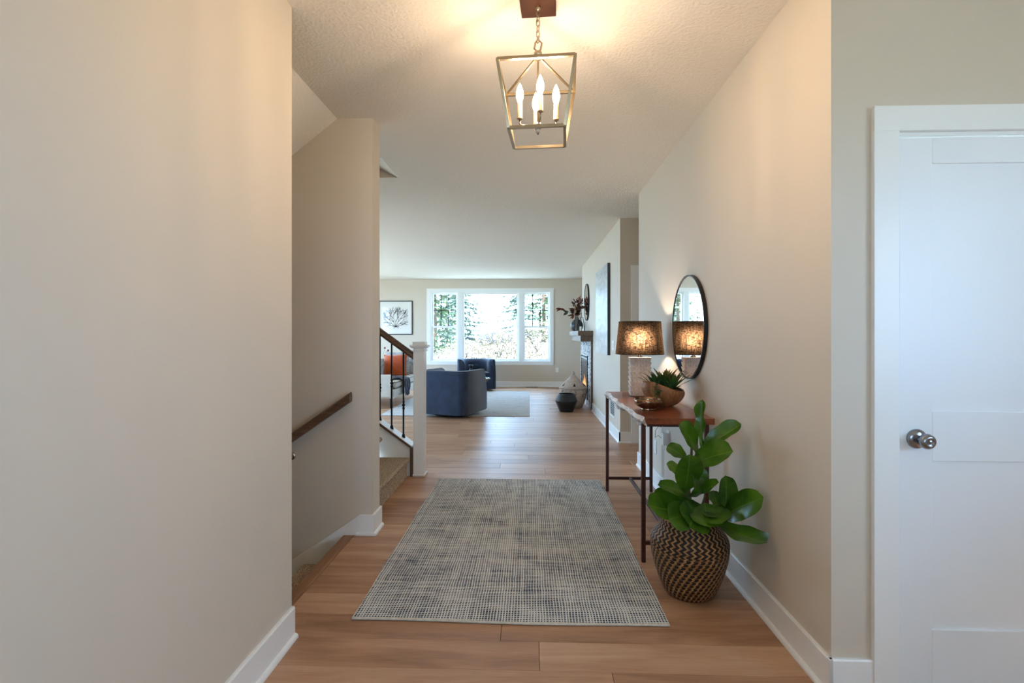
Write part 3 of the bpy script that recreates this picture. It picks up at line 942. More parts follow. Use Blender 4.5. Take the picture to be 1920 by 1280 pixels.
hr = thing('wall_handrail', 'oak handrail sloping along the wall of the stairs going down', 'handrail', (0, 0, 0))
s2 = 0.69
prof = [(3.262, -0.032), (3.255, -0.008), (3.262, 0.018), (3.278, 0.030), (3.296, 0.030), (3.310, 0.018), (3.315, -0.008), (3.308, -0.032)]
k = len(prof)
xa, xb = -1.160, -3.4
vs = [(xa, y, 0.915 + z) for y, z in prof] + [(xb, y, 0.915 - (xa - xb) * s2 + z) for y, z in prof]
fs = [tuple(range(k)), tuple(range(2 * k - 1, k - 1, -1))] + [(i, (i + 1) % k, k + (i + 1) % k, k + i) for i in range(k)]
MB().add(vs, fs).build('rail', 'oak_dark_x', hr, recalc=True)
for x in (-1.575, -2.6):
    zz = 0.915 - (xa - x) * s2
    MB().tube([(x, 3.338, zz - 0.115), (x, 3.30, zz - 0.112), (x, 3.288, zz - 0.09), (x, 3.286, zz - 0.030)], 0.008, 8).build('bracket', 'nickel', hr, smooth=True)
    MB().lathe([(0.026, 0), (0.026, 0.004), (0.012, 0.008)], 16).move(lambda p: Vector((p.x + x, 3.34 - p.z, p.y + zz - 0.115))).build('bracket_plate', 'nickel', hr, smooth=True)

# ================================================================== HALL OBJECTS
# ---- lantern pendant
LX, LY = 0.036, 2.19
la = thing('lantern_pendant', 'square brass cage lantern with four lit candle bulbs', 'pendant light', (LX, LY, H), R(-4.0))
MB().box(-0.076, 0.076, -0.076, 0.076, -0.026, 0.0).build('ceiling_canopy', 'canopy_brown', la, bevel=0.003)
MB().lathe([(0.012, -0.026), (0.012, -0.036), (0.006, -0.044)], 14).build('canopy_loop', 'lantern_brass', la, smooth=True)
def link_path(cz, hw, hh, turn, n=20):
    p = []
    for i in range(n):
        a = 2 * pi * i / n
        sx = cos(a); sz = sin(a)
        e = 0.6
        xx = hw * abs(sx) ** e * (1 if sx >= 0 else -1)
        zz = hh * abs(sz) ** e * (1 if sz >= 0 else -1)
        p.append((xx * cos(turn), xx * sin(turn), cz + zz))
    return p
nl = 6
ztop, zbot = -0.040, -0.178
step = (ztop - zbot) / nl
for i in range(nl):
    MB().tube(link_path(ztop - step * (i + 0.5), 0.0075, step * 0.62, R(35) + (pi / 2) * (i % 2)), 0.0021, 6, closed=True).build('chain_link', 'lantern_brass', la, smooth=True)
# hexagonal hanger loop
hx = [(0, 0, -0.165), (0.016, 0.004, -0.180), (0.011, 0.003, -0.208), (0, 0, -0.222), (-0.016, -0.004, -0.206), (-0.011, -0.003, -0.180)]
MB().tube(hx, 0.0042, 6, closed=True).build('hanger_loop', 'lantern_brass', la)
MB().lathe([(0.006, -0.216), (0.017, -0.221), (0.018, -0.234), (0.013, -0.238), (0.012, -0.252), (0.006, -0.256)], 18).build('hub', 'lantern_brass', la, smooth=True)
TZ, BZ, TW, BWd = 2.420 - H, 2.160 - H, 0.155, 0.114
HB = 0.0120
tc = [(-TW, -TW, TZ), (TW, -TW, TZ), (TW, TW, TZ), (-TW, TW, TZ)]
bc = [(-BWd, -BWd, BZ), (BWd, -BWd, BZ), (BWd, BWd, BZ), (-BWd, BWd, BZ)]
for i in range(4):
    j = (i + 1) % 4
    MB().bar(tc[i], tc[j], HB, HB).build('top_bar', 'lantern_brass', la)
    MB().bar(bc[i], bc[j], HB, HB).build('bottom_bar', 'lantern_brass', la)
    MB().bar(tc[i], bc[i], HB, HB).build('corner_post', 'lantern_brass', la)
    MB().bar(tc[i], (0.008 * (1 if tc[i][0] > 0 else -1), 0.008 * (1 if tc[i][1] > 0 else -1), -0.240), 0.0075, 0.0075).build('roof_strap', 'lantern_brass', la)
MB().tube([(0, 0, -0.25), (0, 0, -0.545)], 0.0042, 8).build('centre_rod', 'lantern_brass', la, smooth=True)
MB().lathe([(0.005, -0.520), (0.016, -0.526), (0.018, -0.540), (0.012, -0.548), (0.008, -0.556), (0.009, -0.562), (0.003, -0.572)], 16).build('bottom_hub', 'nickel', la, smooth=True)
for q, a in enumerate((R(-80), R(10), R(100), R(190))):
    dx, dy = cos(a), sin(a)
    rr = 0.078
    MB().tube([(dx * 0.010, dy * 0.010, -0.535), (dx * rr * 0.9, dy * rr * 0.9, -0.535), (dx * rr, dy * rr, -0.528), (dx * rr, dy * rr, -0.508)], 0.0038, 6).build('candle_arm', 'lantern_brass', la, smooth=True)
    cn = thing('candle', None, None); cn.parent = la; cn.location = (dx * rr, dy * rr, 0)
    MB().lathe([(0.004, -0.512), (0.013, -0.508), (0.0125, -0.505), (0.0105, -0.503), (0.0105, -0.440)], 14).build('candle_sleeve', 'candle_sleeve', cn, smooth=True)
    MB().lathe([(0.0075, -0.440), (0.0095, -0.432), (0.0150, -0.415), (0.0158, -0.405), (0.0140, -0.390), (0.0095, -0.374), (0.0050, -0.364), (0.0012, -0.356)], 10).build('candle_bulb', 'bulb_glow', cn, smooth=True)

# ---- hall rug
rx0, rx1, ry0, ry1 = -0.82, 0.630, 2.335, 4.63
rg = thing('hall_rug', 'woven cream and navy grid rug lying in the hall', 'rug', ((rx0 + rx1) / 2, (ry0 + ry1) / 2, 0.0))
def rug_pt(u, v, z, hw, hl, taper=0.0):
    x = (u - 0.5) * 2 * (hw + taper * v)
    y = (v - 0.5) * 2 * hl
    x += 0.004 * sin(v * 17) * (abs(u - 0.5) * 2) ** 6
    y += (0.006 * sin(u * 7.3 + 0.6) - 0.010 * (u - 0.5)) * (1 - v) ** 8
    return (x, y, z)
hw, hl = (rx1 - rx0) / 2, (ry1 - ry0) / 2
m = MB()
m.grid(lambda u, v: rug_pt(u, v, 0.011 + 0.0012 * sin(u * 9 + v * 13), hw, hl, 0.006), 40, 60)
n0 = 40
edge = [i for i in range(n0)] + [j * n0 + n0 - 1 for j in range(1, 60)] + [59 * n0 + i for i in range(n0 - 2, -1, -1)] + [j * n0 for j in range(58, 0, -1)]
low = []
for i in edge:
    x, y, z = m.v[i]
    low.append((x, y, 0.0005))
o0 = len(m.v)
m.v += low
for a in range(len(edge)):
    b = (a + 1) % len(edge)
    m.f.append((edge[b], edge[a], o0 + a, o0 + b))
m.uv = {}
m.build('pile', 'hall_rug', rg, smooth=False)
for vv in (0.0, 1.0):
    pts = [Vector(rug_pt(i / 39, vv, 0.0065, hw + 0.001, hl, 0.006)) + Vector((0, -0.003 if vv == 0 else 0.003, 0)) for i in range(40)]
    MB().tube(pts, 0.0062, 8).build('bound_edge', 'rug_binding', rg, smooth=True)

# ---- console table
TT = 0.835
ct = thing('console_table', 'live-edge wood console table on thin rust-brown steel legs', 'table', (0.845, 3.67, 0.0))
def tloc(x, y, z=0.0): return (x - 0.845, y - 3.67, z)
rnd = random.Random(5)
NE = 46
yy0, yy1 = 2.975, 4.372
def edge_x(t):
    return 0.640 + 0.007 * sin(t * 8.0 + 0.4) + 0.004 * sin(t * 21 + 1) + 0.003 * sin(t * 43) - 0.012 * (t > 0.93) * (t - 0.93) / 0.07
top = []; bot = []; mid = []
for i in range(NE):
    t = i / (NE - 1)
    y = yy0 + (yy1 - yy0) * t
    x = edge_x(t)
    top.append((x + 0.014 + 0.006 * sin(t * 31), y, TT))
    mid.append((x - 0.004, y, TT - 0.020))
    bot.append((x + 0.022 + 0.012 * sin(t * 17 + 2) + (0.010 * sin(t * 50)), y, TT - 0.052 - 0.010 * sin(t * 13)))
XR = 1.062
# slab top (reddish wood)
m = MB()
vs = []
for i in range(NE):
    y = top[i][1]
    vs += [top[i], (XR, y, TT), (XR, y, TT - 0.034), (top[i][0] + 0.012, y, TT - 0.034)]
fs = []
for i in range(NE - 1):
    for k in range(4):
        k2 = (k + 1) % 4
        fs.append((i * 4 + k, i * 4 + k2, (i + 1) * 4 + k2, (i + 1) * 4 + k))
fs += [(0, 3, 2, 1), tuple((NE - 1) * 4 + k for k in range(4))]
m.add([tloc(*p) for p in vs], fs)
m.build('table_top', 'table_wood', ct, recalc=True)
# live edge band
vs = []
for i in range(NE):
    vs += [(top[i][0] + 0.0005, top[i][1], TT + 0.0006), mid[i], bot[i], (top[i][0] + 0.012, top[i][1], TT - 0.03)]
fs = []
for i in range(NE - 1):
    for k in range(4):
        k2 = (k + 1) % 4
        fs.append((i * 4 + k, i * 4 + k2, (i + 1) * 4 + k2, (i + 1) * 4 + k))
fs += [(0, 3, 2, 1), tuple((NE - 1) * 4 + k for k in range(4))]
MB().add([tloc(*p) for p in vs], fs).build('live_edge', 'live_edge', ct, recalc=True)
LG = 0.024
legs = [(0.660, 2.998), (1.022, 2.998), (0.654, 4.342), (1.020, 4.342)]
for x, y in legs:
    zt = TT - 0.034 if not (x < 0.7 and y < 3.5) else TT - 0.004
    MB().box(x - LG / 2 - 0.845, x + LG / 2 - 0.845, y - LG / 2 - 3.67, y + LG / 2 - 3.67, 0, TT - 0.034).build('leg', 'table_steel', ct, bevel=0.002, seg=1)
for y in (2.998, 4.342):
    MB().box(0.666 - 0.845, 1.012 - 0.845, y - 0.011 - 3.67, y + 0.011 - 3.67, 0.100, 0.122).build('stretcher', 'table_steel', ct, bevel=0.002, seg=1)
    MB().box(0.666 - 0.845, 1.012 - 0.845, y - 0.008 - 3.67, y + 0.008 - 3.67, TT - 0.050, TT - 0.0345).build('apron_bar', 'table_steel', ct)
MB().box(-0.011, 0.011, 3.009 - 3.67, 4.331 - 3.67, 0.100, 0.122).build('long_stretcher', 'table_steel', ct, bevel=0.002, seg=1)

# ---- table lamp
lp = thing('table_lamp', 'table lamp with fringed ceramic base and dark linen shade', 'lamp', (0.872, 4.09, TT))
bw, bd, bh = 0.074, 0.050, 0.300
def lamp_body(u, v):
    a = 2 * pi * u
    rows = 8
    fr = (v * rows) % 1.0 if v < 1 else 1.0
    ca, sa = cos(a), sin(a)
    e = 0.28
    flare = 0.010 * fr
    fl = 0.0013 * sin(a * 46 + int(min(v, .999) * rows) * 1.3) * (1 - fr * 0.4)
    x = (bw + flare + fl) * abs(ca) ** e * (1 if ca >= 0 else -1)
    y = (bd + flare + fl) * abs(sa) ** e * (1 if sa >= 0 else -1)
    return (x, y, 0.004 + bh * v)
m = MB()
def lamp_rows():
    vs, fs = [], []
    n = 184
    lev = []
    for r_ in range(8):
        for q in (0.001, 0.2, 0.55, 0.999):
            lev.append((r_ + q) / 8)
    for v in lev:
        for i in range(n):
            vs.append(lamp_body(i / n, v))
    for j in range(len(lev) - 1):
        for i in range(n):
            i2 = (i + 1) % n
            fs.append((j * n + i, j * n + i2, (j + 1) * n + i2, (j + 1) * n + i))
    fs.append(tuple(range(n - 1, -1, -1)))
    fs.append(tuple(range((len(lev) - 1) * n, len(lev) * n)))
    return vs, fs
m.add(*lamp_rows())
m.build('ceramic_base', 'lamp_ceramic', lp)
MB().lathe([(0.022, 0.303), (0.022, 0.312), (0.010, 0.318), (0.010, 0.40)], 16).build('neck', 'nickel', lp, smooth=True)
r0s, r1s, zs0, zs1 = 0.189, 0.163, 0.330, 0.586
m = MB()
n = 64
vs = []
for r_, z in ((r0s, zs0), (r1s, zs1), (r1s - 0.002, zs1), (r0s - 0.002, zs0)):
    for i in range(n):
        a = 2 * pi * i / n
        vs.append((r_ * cos(a), r_ * sin(a), z))
fs = [(i, (i + 1) % n, n + (i + 1) % n, n + i) for i in range(n)]
m.add(vs[:2 * n], fs)
sh = m.build('shade', 'shade_linen', lp, smooth=True)
for r_, z in ((r0s, zs0), (r1s, zs1)):
    MB().tube([(r_ * cos(2 * pi * i / 48), r_ * sin(2 * pi * i / 48), z) for i in range(48)], 0.0022, 6, closed=True).build('shade_ring', 'dark_metal', sh, smooth=True)
MB().bar((-r1s, 0, zs1 - 0.012), (r1s, 0, zs1 - 0.012), 0.003).bar((0, -r1s, zs1 - 0.012), (0, r1s, zs1 - 0.012), 0.003).build('spider', 'nickel', sh)
MB().tube([(0.045 * sin(a) * 1.0, 0, 0.36 + 0.105 * (1 - cos(a))) for a in [pi * i / 12 for i in range(13)]] , 0.0018, 6).tube([(-0.045 * sin(a), 0, 0.36 + 0.105 * (1 - cos(a))) for a in [pi * i / 12 for i in range(13)]], 0.0018, 6).build('harp', 'nickel', lp, smooth=True)
MB().sphere((0, 0, 0.445), 0.030, 14, 8, 1.15).build('light_bulb', 'lamp_bulb_glow', lp, smooth=True)

# ---- lustre bowl and succulent bowl
bo = thing('lustre_bowl', 'small bronze lustre glass bowl on the console table', 'bowl', (0.762, 3.325, TT))
MB().lathe([(0.044, 0), (0.046, 0.006), (0.040, 0.010), (0.062, 0.020), (0.084, 0.038), (0.0895, 0.056), (0.086, 0.072), (0.0825, 0.072), (0.0855, 0.056), (0.078, 0.038), (0.055, 0.023), (0.0, 0.018)], 40, cap1=False).build('bowl_body', 'lustre_glass', bo, smooth=True)

su = thing('succulent_bowl', 'carved teak bowl planted with orange-tipped succulents', 'potted plant', (0.905, 3.50, TT))
def teak(u, v, inner):
    a = 2 * pi * u
    R0 = 0.130 + 0.008 * cos(a * 2 + 0.5) + 0.006 * sin(3 * a)
    zt = 0.140 + 0.030 * cos(a - R(175)) + 0.008 * sin(2 * a)
    k = v
    prof = (0.42 + 0.62 * sin(min(1, k * 1.12) * pi / 2)) if k < 0.9 else (1.035 - 0.4 * (k - 0.9))
    r_ = R0 * prof
    z = zt * (k ** 1.25)
    if inner:
        r_ = max(0.0, r_ - 0.011)
        z = 0.012 + (zt - 0.012) * (k ** 1.25)
    return (r_ * cos(a), r_ * sin(a) * 0.95, z)
def bowl_mesh():
    n, mv = 40, 12
    vs, fs = [], []
    seq = [(j / (mv - 1), False) for j in range(mv)] + [(j / (mv - 1), True) for j in range(mv - 1, -1, -1)]
    for v, inn in seq:
        for i in range(n): vs.append(teak(i / n, v, inn))
    for j in range(len(seq) - 1):
        for i in range(n):
            i2 = (i + 1) % n
            fs.append((j * n + i, j * n + i2, (j + 1) * n + i2, (j + 1) * n + i))
    fs.append(tuple(range(n - 1, -1, -1)))
    fs.append(tuple(range((len(seq) - 1) * n, len(seq) * n)))
    return vs, fs
MB().add(*bowl_mesh()).build('teak_bowl', 'teak_bowl', su, smooth=True)
MB().lathe([(0.0, 0.108), (0.110, 0.106)], 28, cap0=False, cap1=False).build('soil', 'soil', su)
rnd = random.Random(21)
def spiky(m, base, d, L, w, up=0.2):
    base = Vector(base); d = Vector(d).normalized()
    s = d.cross(Vector((0, 0, 1)))
    if s.length < 0.05: s = Vector((1, 0, 0))
    s.normalize()
    nrm = s.cross(d).normalized()
    def fn(u, v):
        wv = w * (0.55 + 0.9 * v) * (1 - v ** 3) ** 0.8
        c = base + d * (L * v) + nrm * (up * L * v * v)
        return c + s * ((u - 0.5) * wv) + nrm * (0.35 * wv * abs(u - 0.5))
    m.grid(fn, 3, 6)
def rosette(name, mat, pos, nleaf, L, w, open_):
    m = MB()
    for i in range(nleaf):
        k = i / nleaf
        a = i * 2.39996 + rnd.random() * 0.3
        el = R(82 - open_ * k)
        LL = L * (0.75 + 0.45 * k) * rnd.uniform(0.85, 1.15)
        spiky(m, (pos[0] + 0.004 * cos(a), pos[1] + 0.004 * sin(a), pos[2]), (cos(a) * cos(el), sin(a) * cos(el), sin(el)), LL, w, -0.12)
    m.build(name, mat, su, smooth=True)
rosette('succulent', 'succulent', (0.010, 0.02, 0.115), 36, 0.165, 0.022, 44)
rosette('succulent', 'succulent', (0.060, -0.02, 0.115), 28, 0.140, 0.020, 50)
rosette('succulent', 'succulent_green', (-0.045, 0.01, 0.115), 28, 0.130, 0.020, 56)
rosette('succulent', 'succulent_green', (0.030, -0.065, 0.115), 26, 0.075, 0.016, 74)
rosette('succulent', 'succulent_green', (-0.060, -0.055, 0.115), 44, 0.065, 0.012, 95)
m = MB()
for i in range(90):
    t = i / 90
    p = Vector((-0.066 + rnd.uniform(-.016, .016), -0.088 - 0.028 * t + rnd.uniform(-.012, .012), 0.165 - 0.085 * t + rnd.uniform(-.01, .01)))
    dd = Vector((rnd.uniform(-1, 1), rnd.uniform(-1, 0.3), rnd.uniform(-0.8, 0.7)))
    spiky(m, p, dd, 0.016, 0.007)
m.build('trailing_sedum', 'succulent_green', su, smooth=True)

# ---- planter basket with fiddle-leaf plant
PX, PY = 0.818, 2.655
pb = thing('woven_basket_planter', 'black and tan zigzag woven basket on the floor by the console table', 'basket', (PX, PY, 0.0))
prof = [(0.105, 0.0), (0.118, 0.004), (0.132, 0.025), (0.152, 0.07), (0.172, 0.13), (0.187, 0.19), (0.193, 0.235), (0.193, 0.265), (0.189, 0.285), (0.178, 0.305), (0.158, 0.328), (0.147, 0.348), (0.143, 0.372), (0.142, 0.388)]
m = MB().lathe(prof, 72, cap1=False)
m.build('woven_body', 'zigzag_weave', pb, smooth=True)
MB().tube([(0.141 * cos(2 * pi * i / 56), 0.141 * sin(2 * pi * i / 56), 0.389) for i in range(56)], 0.007, 8, closed=True).build('rim', 'rim_tan', pb, smooth=True)
MB().lathe([(0.139, 0.385), (0.137, 0.30), (0.0, 0.30)], 40, cap0=False, cap1=False).build('liner', 'soil', pb)

fl = thing('fiddle_leaf_fig', 'fiddle-leaf fig with broad glossy green leaves in the zigzag basket', 'plant', (PX, PY, 0.30))
MB().tube([(0, 0, 0.0), (0.004, 0, 0.12), (-0.004, 0.004, 0.24), (0.010, 0, 0.38), (0.014, 0.0, 0.52)], [0.012, 0.010, 0.009, 0.007, 0.005], 8).build('stem', 'plant_stem', fl, smooth=True)
MB().tube([(0.03, 0.01, 0.0), (0.055, 0.015, 0.09), (0.085, 0.012, 0.19)], [0.009, 0.007, 0.005], 8).build('stem', 'plant_stem', fl, smooth=True)
def fiddle(base, tip, width, face, sag=0.0, fold=0.25, wave=0.35, curl=0.0):
    width *= 1.18
    """one broad leaf from base to tip (world); face = the way its upper side looks"""
    b, t = Vector(base) - Vector((PX, PY, 0.30)), Vector(tip) - Vector((PX, PY, 0.30))
    d = (t - b)
    L = d.length
    d.normalize()
    n = Vector(face)
    n = (n - d * n.dot(d)).normalized()
    s = d.cross(n).normalized()
    ph = rnd.uniform(0, 6)
    def fn(u, v):
        w = width * ((0.06 + 0.94 * sin(pi / 2 * v / 0.62) ** 0.8) if v < 0.62 else sqrt(max(0.0, 1 - ((v - 0.62) / 0.38) ** 2.5)) * 0.985 + 0.015)
        x = (u - 0.5) * 2
        bend = -sag * L * (4 * v * (1 - v)) if False else sag * L * (v * v - v)
        off = fold * w * abs(x) ** 1.3 * 0.5 + 0.010 * wave * sin(v * 15 + ph + (2 if x > 0 else 0)) * x * x - curl * L * v * v
        return b + d * (L * v) + s * (x * w * 0.5) + n * (off - bend)
    m = MB().grid(fn, 11, 22)
    o = m.build('leaf', 'fiddle_leaf', fl, smooth=True)
    return o
fiddle((0.881, 2.650, 0.747), (0.887, 2.660, 0.986), 0.050, (-0.75, -0.65, 0.1), fold=0.9, wave=1.2)
fiddle((0.866, 2.660, 0.709), (0.737, 2.560, 0.866), 0.115, (0.3, -0.75, 0.6), sag=0.2)
fiddle((0.875, 2.650, 0.741), (1.059, 2.600, 0.871), 0.085, (-0.35, -0.55, 0.75), sag=-0.15, fold=0.6)
fiddle((0.819, 2.700, 0.670), (0.728, 2.740, 0.728), 0.068, (0.1, -0.8, 0.55), sag=0.15)
fiddle((0.791, 2.740, 0.567), (0.753, 2.800, 0.632), 0.05, (0.2, -0.9, 0.4))
fiddle((0.830, 2.660, 0.641), (0.980, 2.500, 0.755), 0.135, (-0.25, -0.62, 0.75), sag=0.25, fold=0.35)
fiddle((0.786, 2.620, 0.520), (0.774, 2.520, 0.741), 0.118, (0.05, -0.95, 0.28), sag=0.15, fold=0.15, curl=-0.05)
fiddle((0.834, 2.600, 0.624), (0.798, 2.500, 0.566), 0.085, (0.5, -0.85, 0.2), fold=0.4)
fiddle((0.802, 2.620, 0.498), (0.898, 2.460, 0.617), 0.062, (-0.25, -0.6, 0.75), sag=-0.1, fold=0.4)
fiddle((0.833, 2.660, 0.479), (0.641, 2.580, 0.570), 0.068, (0.15, -0.65, 0.75), sag=0.2)
fiddle((0.834, 2.600, 0.437), (0.557, 2.440, 0.512), 0.125, (0.1, -0.7, 0.72), sag=-0.25, fold=0.3)
fiddle((0.840, 2.620, 0.466), (0.614, 2.560, 0.523), 0.085, (0.1, -0.7, 0.72), sag=-0.2, fold=0.3)
fiddle((0.859, 2.600, 0.466), (0.762, 2.470, 0.400), 0.150, (0.1, -0.95, 0.4), sag=-0.15, fold=0.2)
fiddle((0.881, 2.610, 0.469), (0.858, 2.470, 0.400), 0.150, (-0.1, -0.95, 0.4), sag=-0.15, fold=0.2)
fiddle((0.911, 2.660, 0.446), (0.911, 2.500, 0.437), 0.105, (-0.1, -0.9, 0.45), fold=0.2)
fiddle((0.987, 2.620, 0.395), (0.983, 2.600, 0.612), 0.088, (0.15, -0.95, 0.2), sag=0.1, fold=0.35)
fiddle((0.978, 2.630, 0.392), (1.064, 2.370, 0.576), 0.112, (-0.2, -0.8, 0.55), sag=0.2, fold=0.2)
fiddle((0.949, 2.620, 0.376), (1.040, 2.280, 0.409), 0.100, (-0.1, -0.7, 0.75), sag=-0.25, fold=0.25)
fiddle((0.970, 2.660, 0.420), (0.958, 2.720, 0.500), 0.06, (0.1, -0.9, 0.3))

fiddle((0.846, 2.600, 0.440), (0.649, 2.420, 0.451), 0.120, (0.15, -0.85, 0.5), sag=-0.2, fold=0.2)
fiddle((0.903, 2.600, 0.453), (0.911, 2.450, 0.425), 0.110, (-0.2, -0.9, 0.4), sag=-0.15, fold=0.2)
fiddle((0.846, 2.700, 0.539), (0.905, 2.720, 0.626), 0.085, (0.2, -0.9, 0.4), sag=0.1)

# ---- round mirror on the hall wall
def round_mirror(name, label, y, z, r, depth, rim):
    o = thing(name, label, 'mirror', (RW, y, z))
    n = 72
    def ring(ra, xa):
        return [(xa, ra * cos(2 * pi * i / n), ra * sin(2 * pi * i / n)) for i in range(n)]
    vs = ring(r, 0) + ring(r, -depth) + ring(r - rim, -depth) + ring(r - rim, -depth + 0.008)
    fs = []
    for k in range(3):
        for i in range(n):
            i2 = (i + 1) % n
            fs.append((k * n + i, k * n + i2, (k + 1) * n + i2, (k + 1) * n + i))
    MB().add(vs, fs).build('rim', 'black_frame', o, recalc=True)
    g = ring(r - rim - 0.012, -depth + 0.004) + ring(r - rim, -depth + 0.006)
    fs = [tuple(range(n))] + [(i, (i + 1) % n, n + (i + 1) % n, n + i) for i in range(n)]
    MB().add(g, fs).build('mirror_glass', 'mirror', o, recalc=True)
    return o
round_mirror('round_wall_mirror', 'round black-rimmed mirror above the console table', 3.56, 1.37, 0.356, 0.026, 0.007)

# ---- outlet, plug and cord under the console
ol = thing('wall_outlet', 'white wall outlet under the console table', 'outlet', (RW, 4.52, 0.34))
MB().box(-0.006, 0, -0.036, 0.036, -0.058, 0.058).build('cover_plate', 'plastic_white', ol, bevel=0.002)
for dz in (-0.022, 0.022):
    MB().box(-0.008, -0.005, -0.016, 0.016, dz - 0.014, dz + 0.014).build('socket', 'plastic_white', ol, bevel=0.001)
ad = thing('power_adapter', 'white power adapter plugged in under the console table', 'adapter', (RW - 0.008, 4.10, 0.50))
MB().box(-0.045, 0, -0.03, 0.03, -0.055, 0.04).build('adapter_block', 'plastic_white', ad, bevel=0.004)
MB().box(0.0, 0.008, -0.036, 0.036, -0.06, 0.06).build('cover_plate', 'plastic_white', ad, bevel=0.001)
pts = [(-0.03, -0.02, 0.04)] + [(-0.035 + 0.02 * cos(a), -0.02 + 0.03 * sin(a), 0.08 + 0.018 * i / 3 + 0.02 * sin(a * 1.3)) for i, a in enumerate([k * 0.7 for k in range(26)])] + [(-0.04, -0.03, 0.285)]
MB().tube(pts, 0.0022, 6).build('cord', 'plastic_white', ad, smooth=True)
pts = [(-0.03, 0.03, -0.02), (-0.05, 0.10, 0.0), (-0.06, 0.17, -0.03), (-0.05, 0.20, 0.02), (-0.04, 0.13, 0.07), (-0.04, 0.03, 0.08)]
MB().tube(pts, 0.0018, 6).build('cord', 'dark_metal', ad, smooth=True)
MB().tube([(-0.03, 0, -0.055), (-0.028, -0.005, -0.2), (-0.03, 0.0, -0.36), (-0.035, 0.01, -0.478)], 0.002, 6).build('cord', 'plastic_white', ad, smooth=True)

# ================================================================== LIVING ROOM
# ---- fireplace: stone surround, firebox, mantel
fp = thing('fireplace', 'gas fireplace with pale mosaic stone surround and flames', 'fireplace', (RW, 9.86, 0.0))
SX = -0.030
MB().box(SX + 0.004, 0, -0.87, 0.90, 0.0, 1.204).build('surround_backing', 'stone_white', fp)
rnd = random.Random(8)
mw, mg = MB(), MB()
z = 0.0
while z < 1.19:
    hh = rnd.uniform(0.018, 0.034)
    y = -0.87
    while y < 0.90:
        ww = rnd.uniform(0.03, 0.085)
        y2 = min(y + ww, 0.90)
        z2 = min(z + hh, 1.20)
        if not (-0.40 < (y + y2) / 2 < 0.66 and 0.12 < z < 0.93):
            (mg if rnd.random() < 0.22 else mw).box(SX - rnd.uniform(0.0, 0.008), SX + 0.006, y + 0.001, y2 - 0.001, z + 0.001, z2 - 0.001)
        y = y2
    z += hh
mw.build('pale_stones', 'stone_white', fp)['kind'] = 'stuff'
mg.build('grey_stones', 'stone_grey', fp)['kind'] = 'stuff'
MB().box(SX - 0.006, 0, -0.895, -0.87, 0.0, 1.204).build('edge_trim', 'oak_dark_x', fp)
MB().box(SX - 0.012, SX + 0.004, -0.39, 0.65, 0.14, 0.86).build('firebox_glass', 'firebox_black', fp, bevel=0.002)
frame = MB()
for zz in (0.865, 0.895, 0.925):
    MB().box(SX - 0.022, SX + 0.004, -0.40, 0.66, zz, zz + 0.016).build('louver', 'trim' if zz != 0.895 else 'dark_metal', fp)
frame_m = MB().box(SX - 0.018, SX + 0.004, -0.405, -0.385, 0.12, 0.93).box(SX - 0.018, SX + 0.004, 0.645, 0.665, 0.12, 0.93).box(SX - 0.018, SX + 0.004, -0.385, 0.645, 0.12, 0.14)
frame_m.build('firebox_frame', 'dark_metal', fp)
for k in range(5):
    y = -0.16 + k * 0.13
    hgt = (0.16, 0.24, 0.30, 0.20, 0.14)[k]
    MB().lathe([(0.010, 0), (0.030, hgt * 0.25), (0.024, hgt * 0.5), (0.010, hgt * 0.8), (0.001, hgt)], 8).move(lambda p: Vector((SX - 0.0125 + p.x * 0.05, y + p.y + 0.02 * sin(p.z * 20), 0.27 + p.z))).build('flame', 'flame', fp, smooth=True)

mt = thing('mantel_shelf', 'stepped dark oak mantel shelf above the fireplace', 'mantel', (RW, 9.86, 1.204))
MB().box(-0.264, 0, -0.93, 0.93, 0.102, 0.186).build('shelf', 'mantel_wood', mt, bevel=0.003)
MB().box(-0.218, 0, -0.90, 0.90, 0.0, 0.102).build('corbel_board', 'mantel_wood', mt, bevel=0.003)
MZ = 1.390

# items on the mantel
vs_ = thing('round_dark_vase', 'round dark ceramic vase holding dried burgundy stems on the mantel', 'vase', (0.952, 10.36, MZ))
MB().lathe([(0.05, 0), (0.085, 0.012), (0.118, 0.05), (0.130, 0.11), (0.120, 0.165), (0.085, 0.215), (0.045, 0.240), (0.040, 0.262), (0.046, 0.275), (0.038, 0.275), (0.034, 0.255)], 32, cap1=False).move(lambda p: Vector((p.x * 0.98, p.y, p.z))).build('vase_body', 'vase_dark', vs_, smooth=True)
fb = thing('dried_flower_bunch', 'bunch of dried burgundy leaves, pink and cream blooms in the round vase', 'dried flowers', (0.952, 10.36, MZ + 0.20))
rnd = random.Random(4)
def small_leaf(m, base, d, L, w, tw=0.0):
    base, d = Vector(base), Vector(d).normalized()
    s = d.cross(Vector((0.2, 0.3, 1))).normalized()
    nn = s.cross(d)
    s = (s * cos(tw) + nn * sin(tw)).normalized()
    nn = s.cross(d).normalized()
    def fn(u, v):
        ww = w * sin(pi * (0.06 + 0.94 * v)) ** 0.7
        return base + d * (L * v) + s * ((u - 0.5) * ww) + nn * (0.2 * ww * abs(u - 0.5) * 2 - 0.12 * L * v * v)
    m.grid(fn, 3, 6)
stem = MB()
bl, rl, ol_, pk, cr = MB(), MB(), MB(), MB(), MB()
def up(a, el): return Vector((cos(a) * cos(el), sin(a) * cos(el), sin(el)))
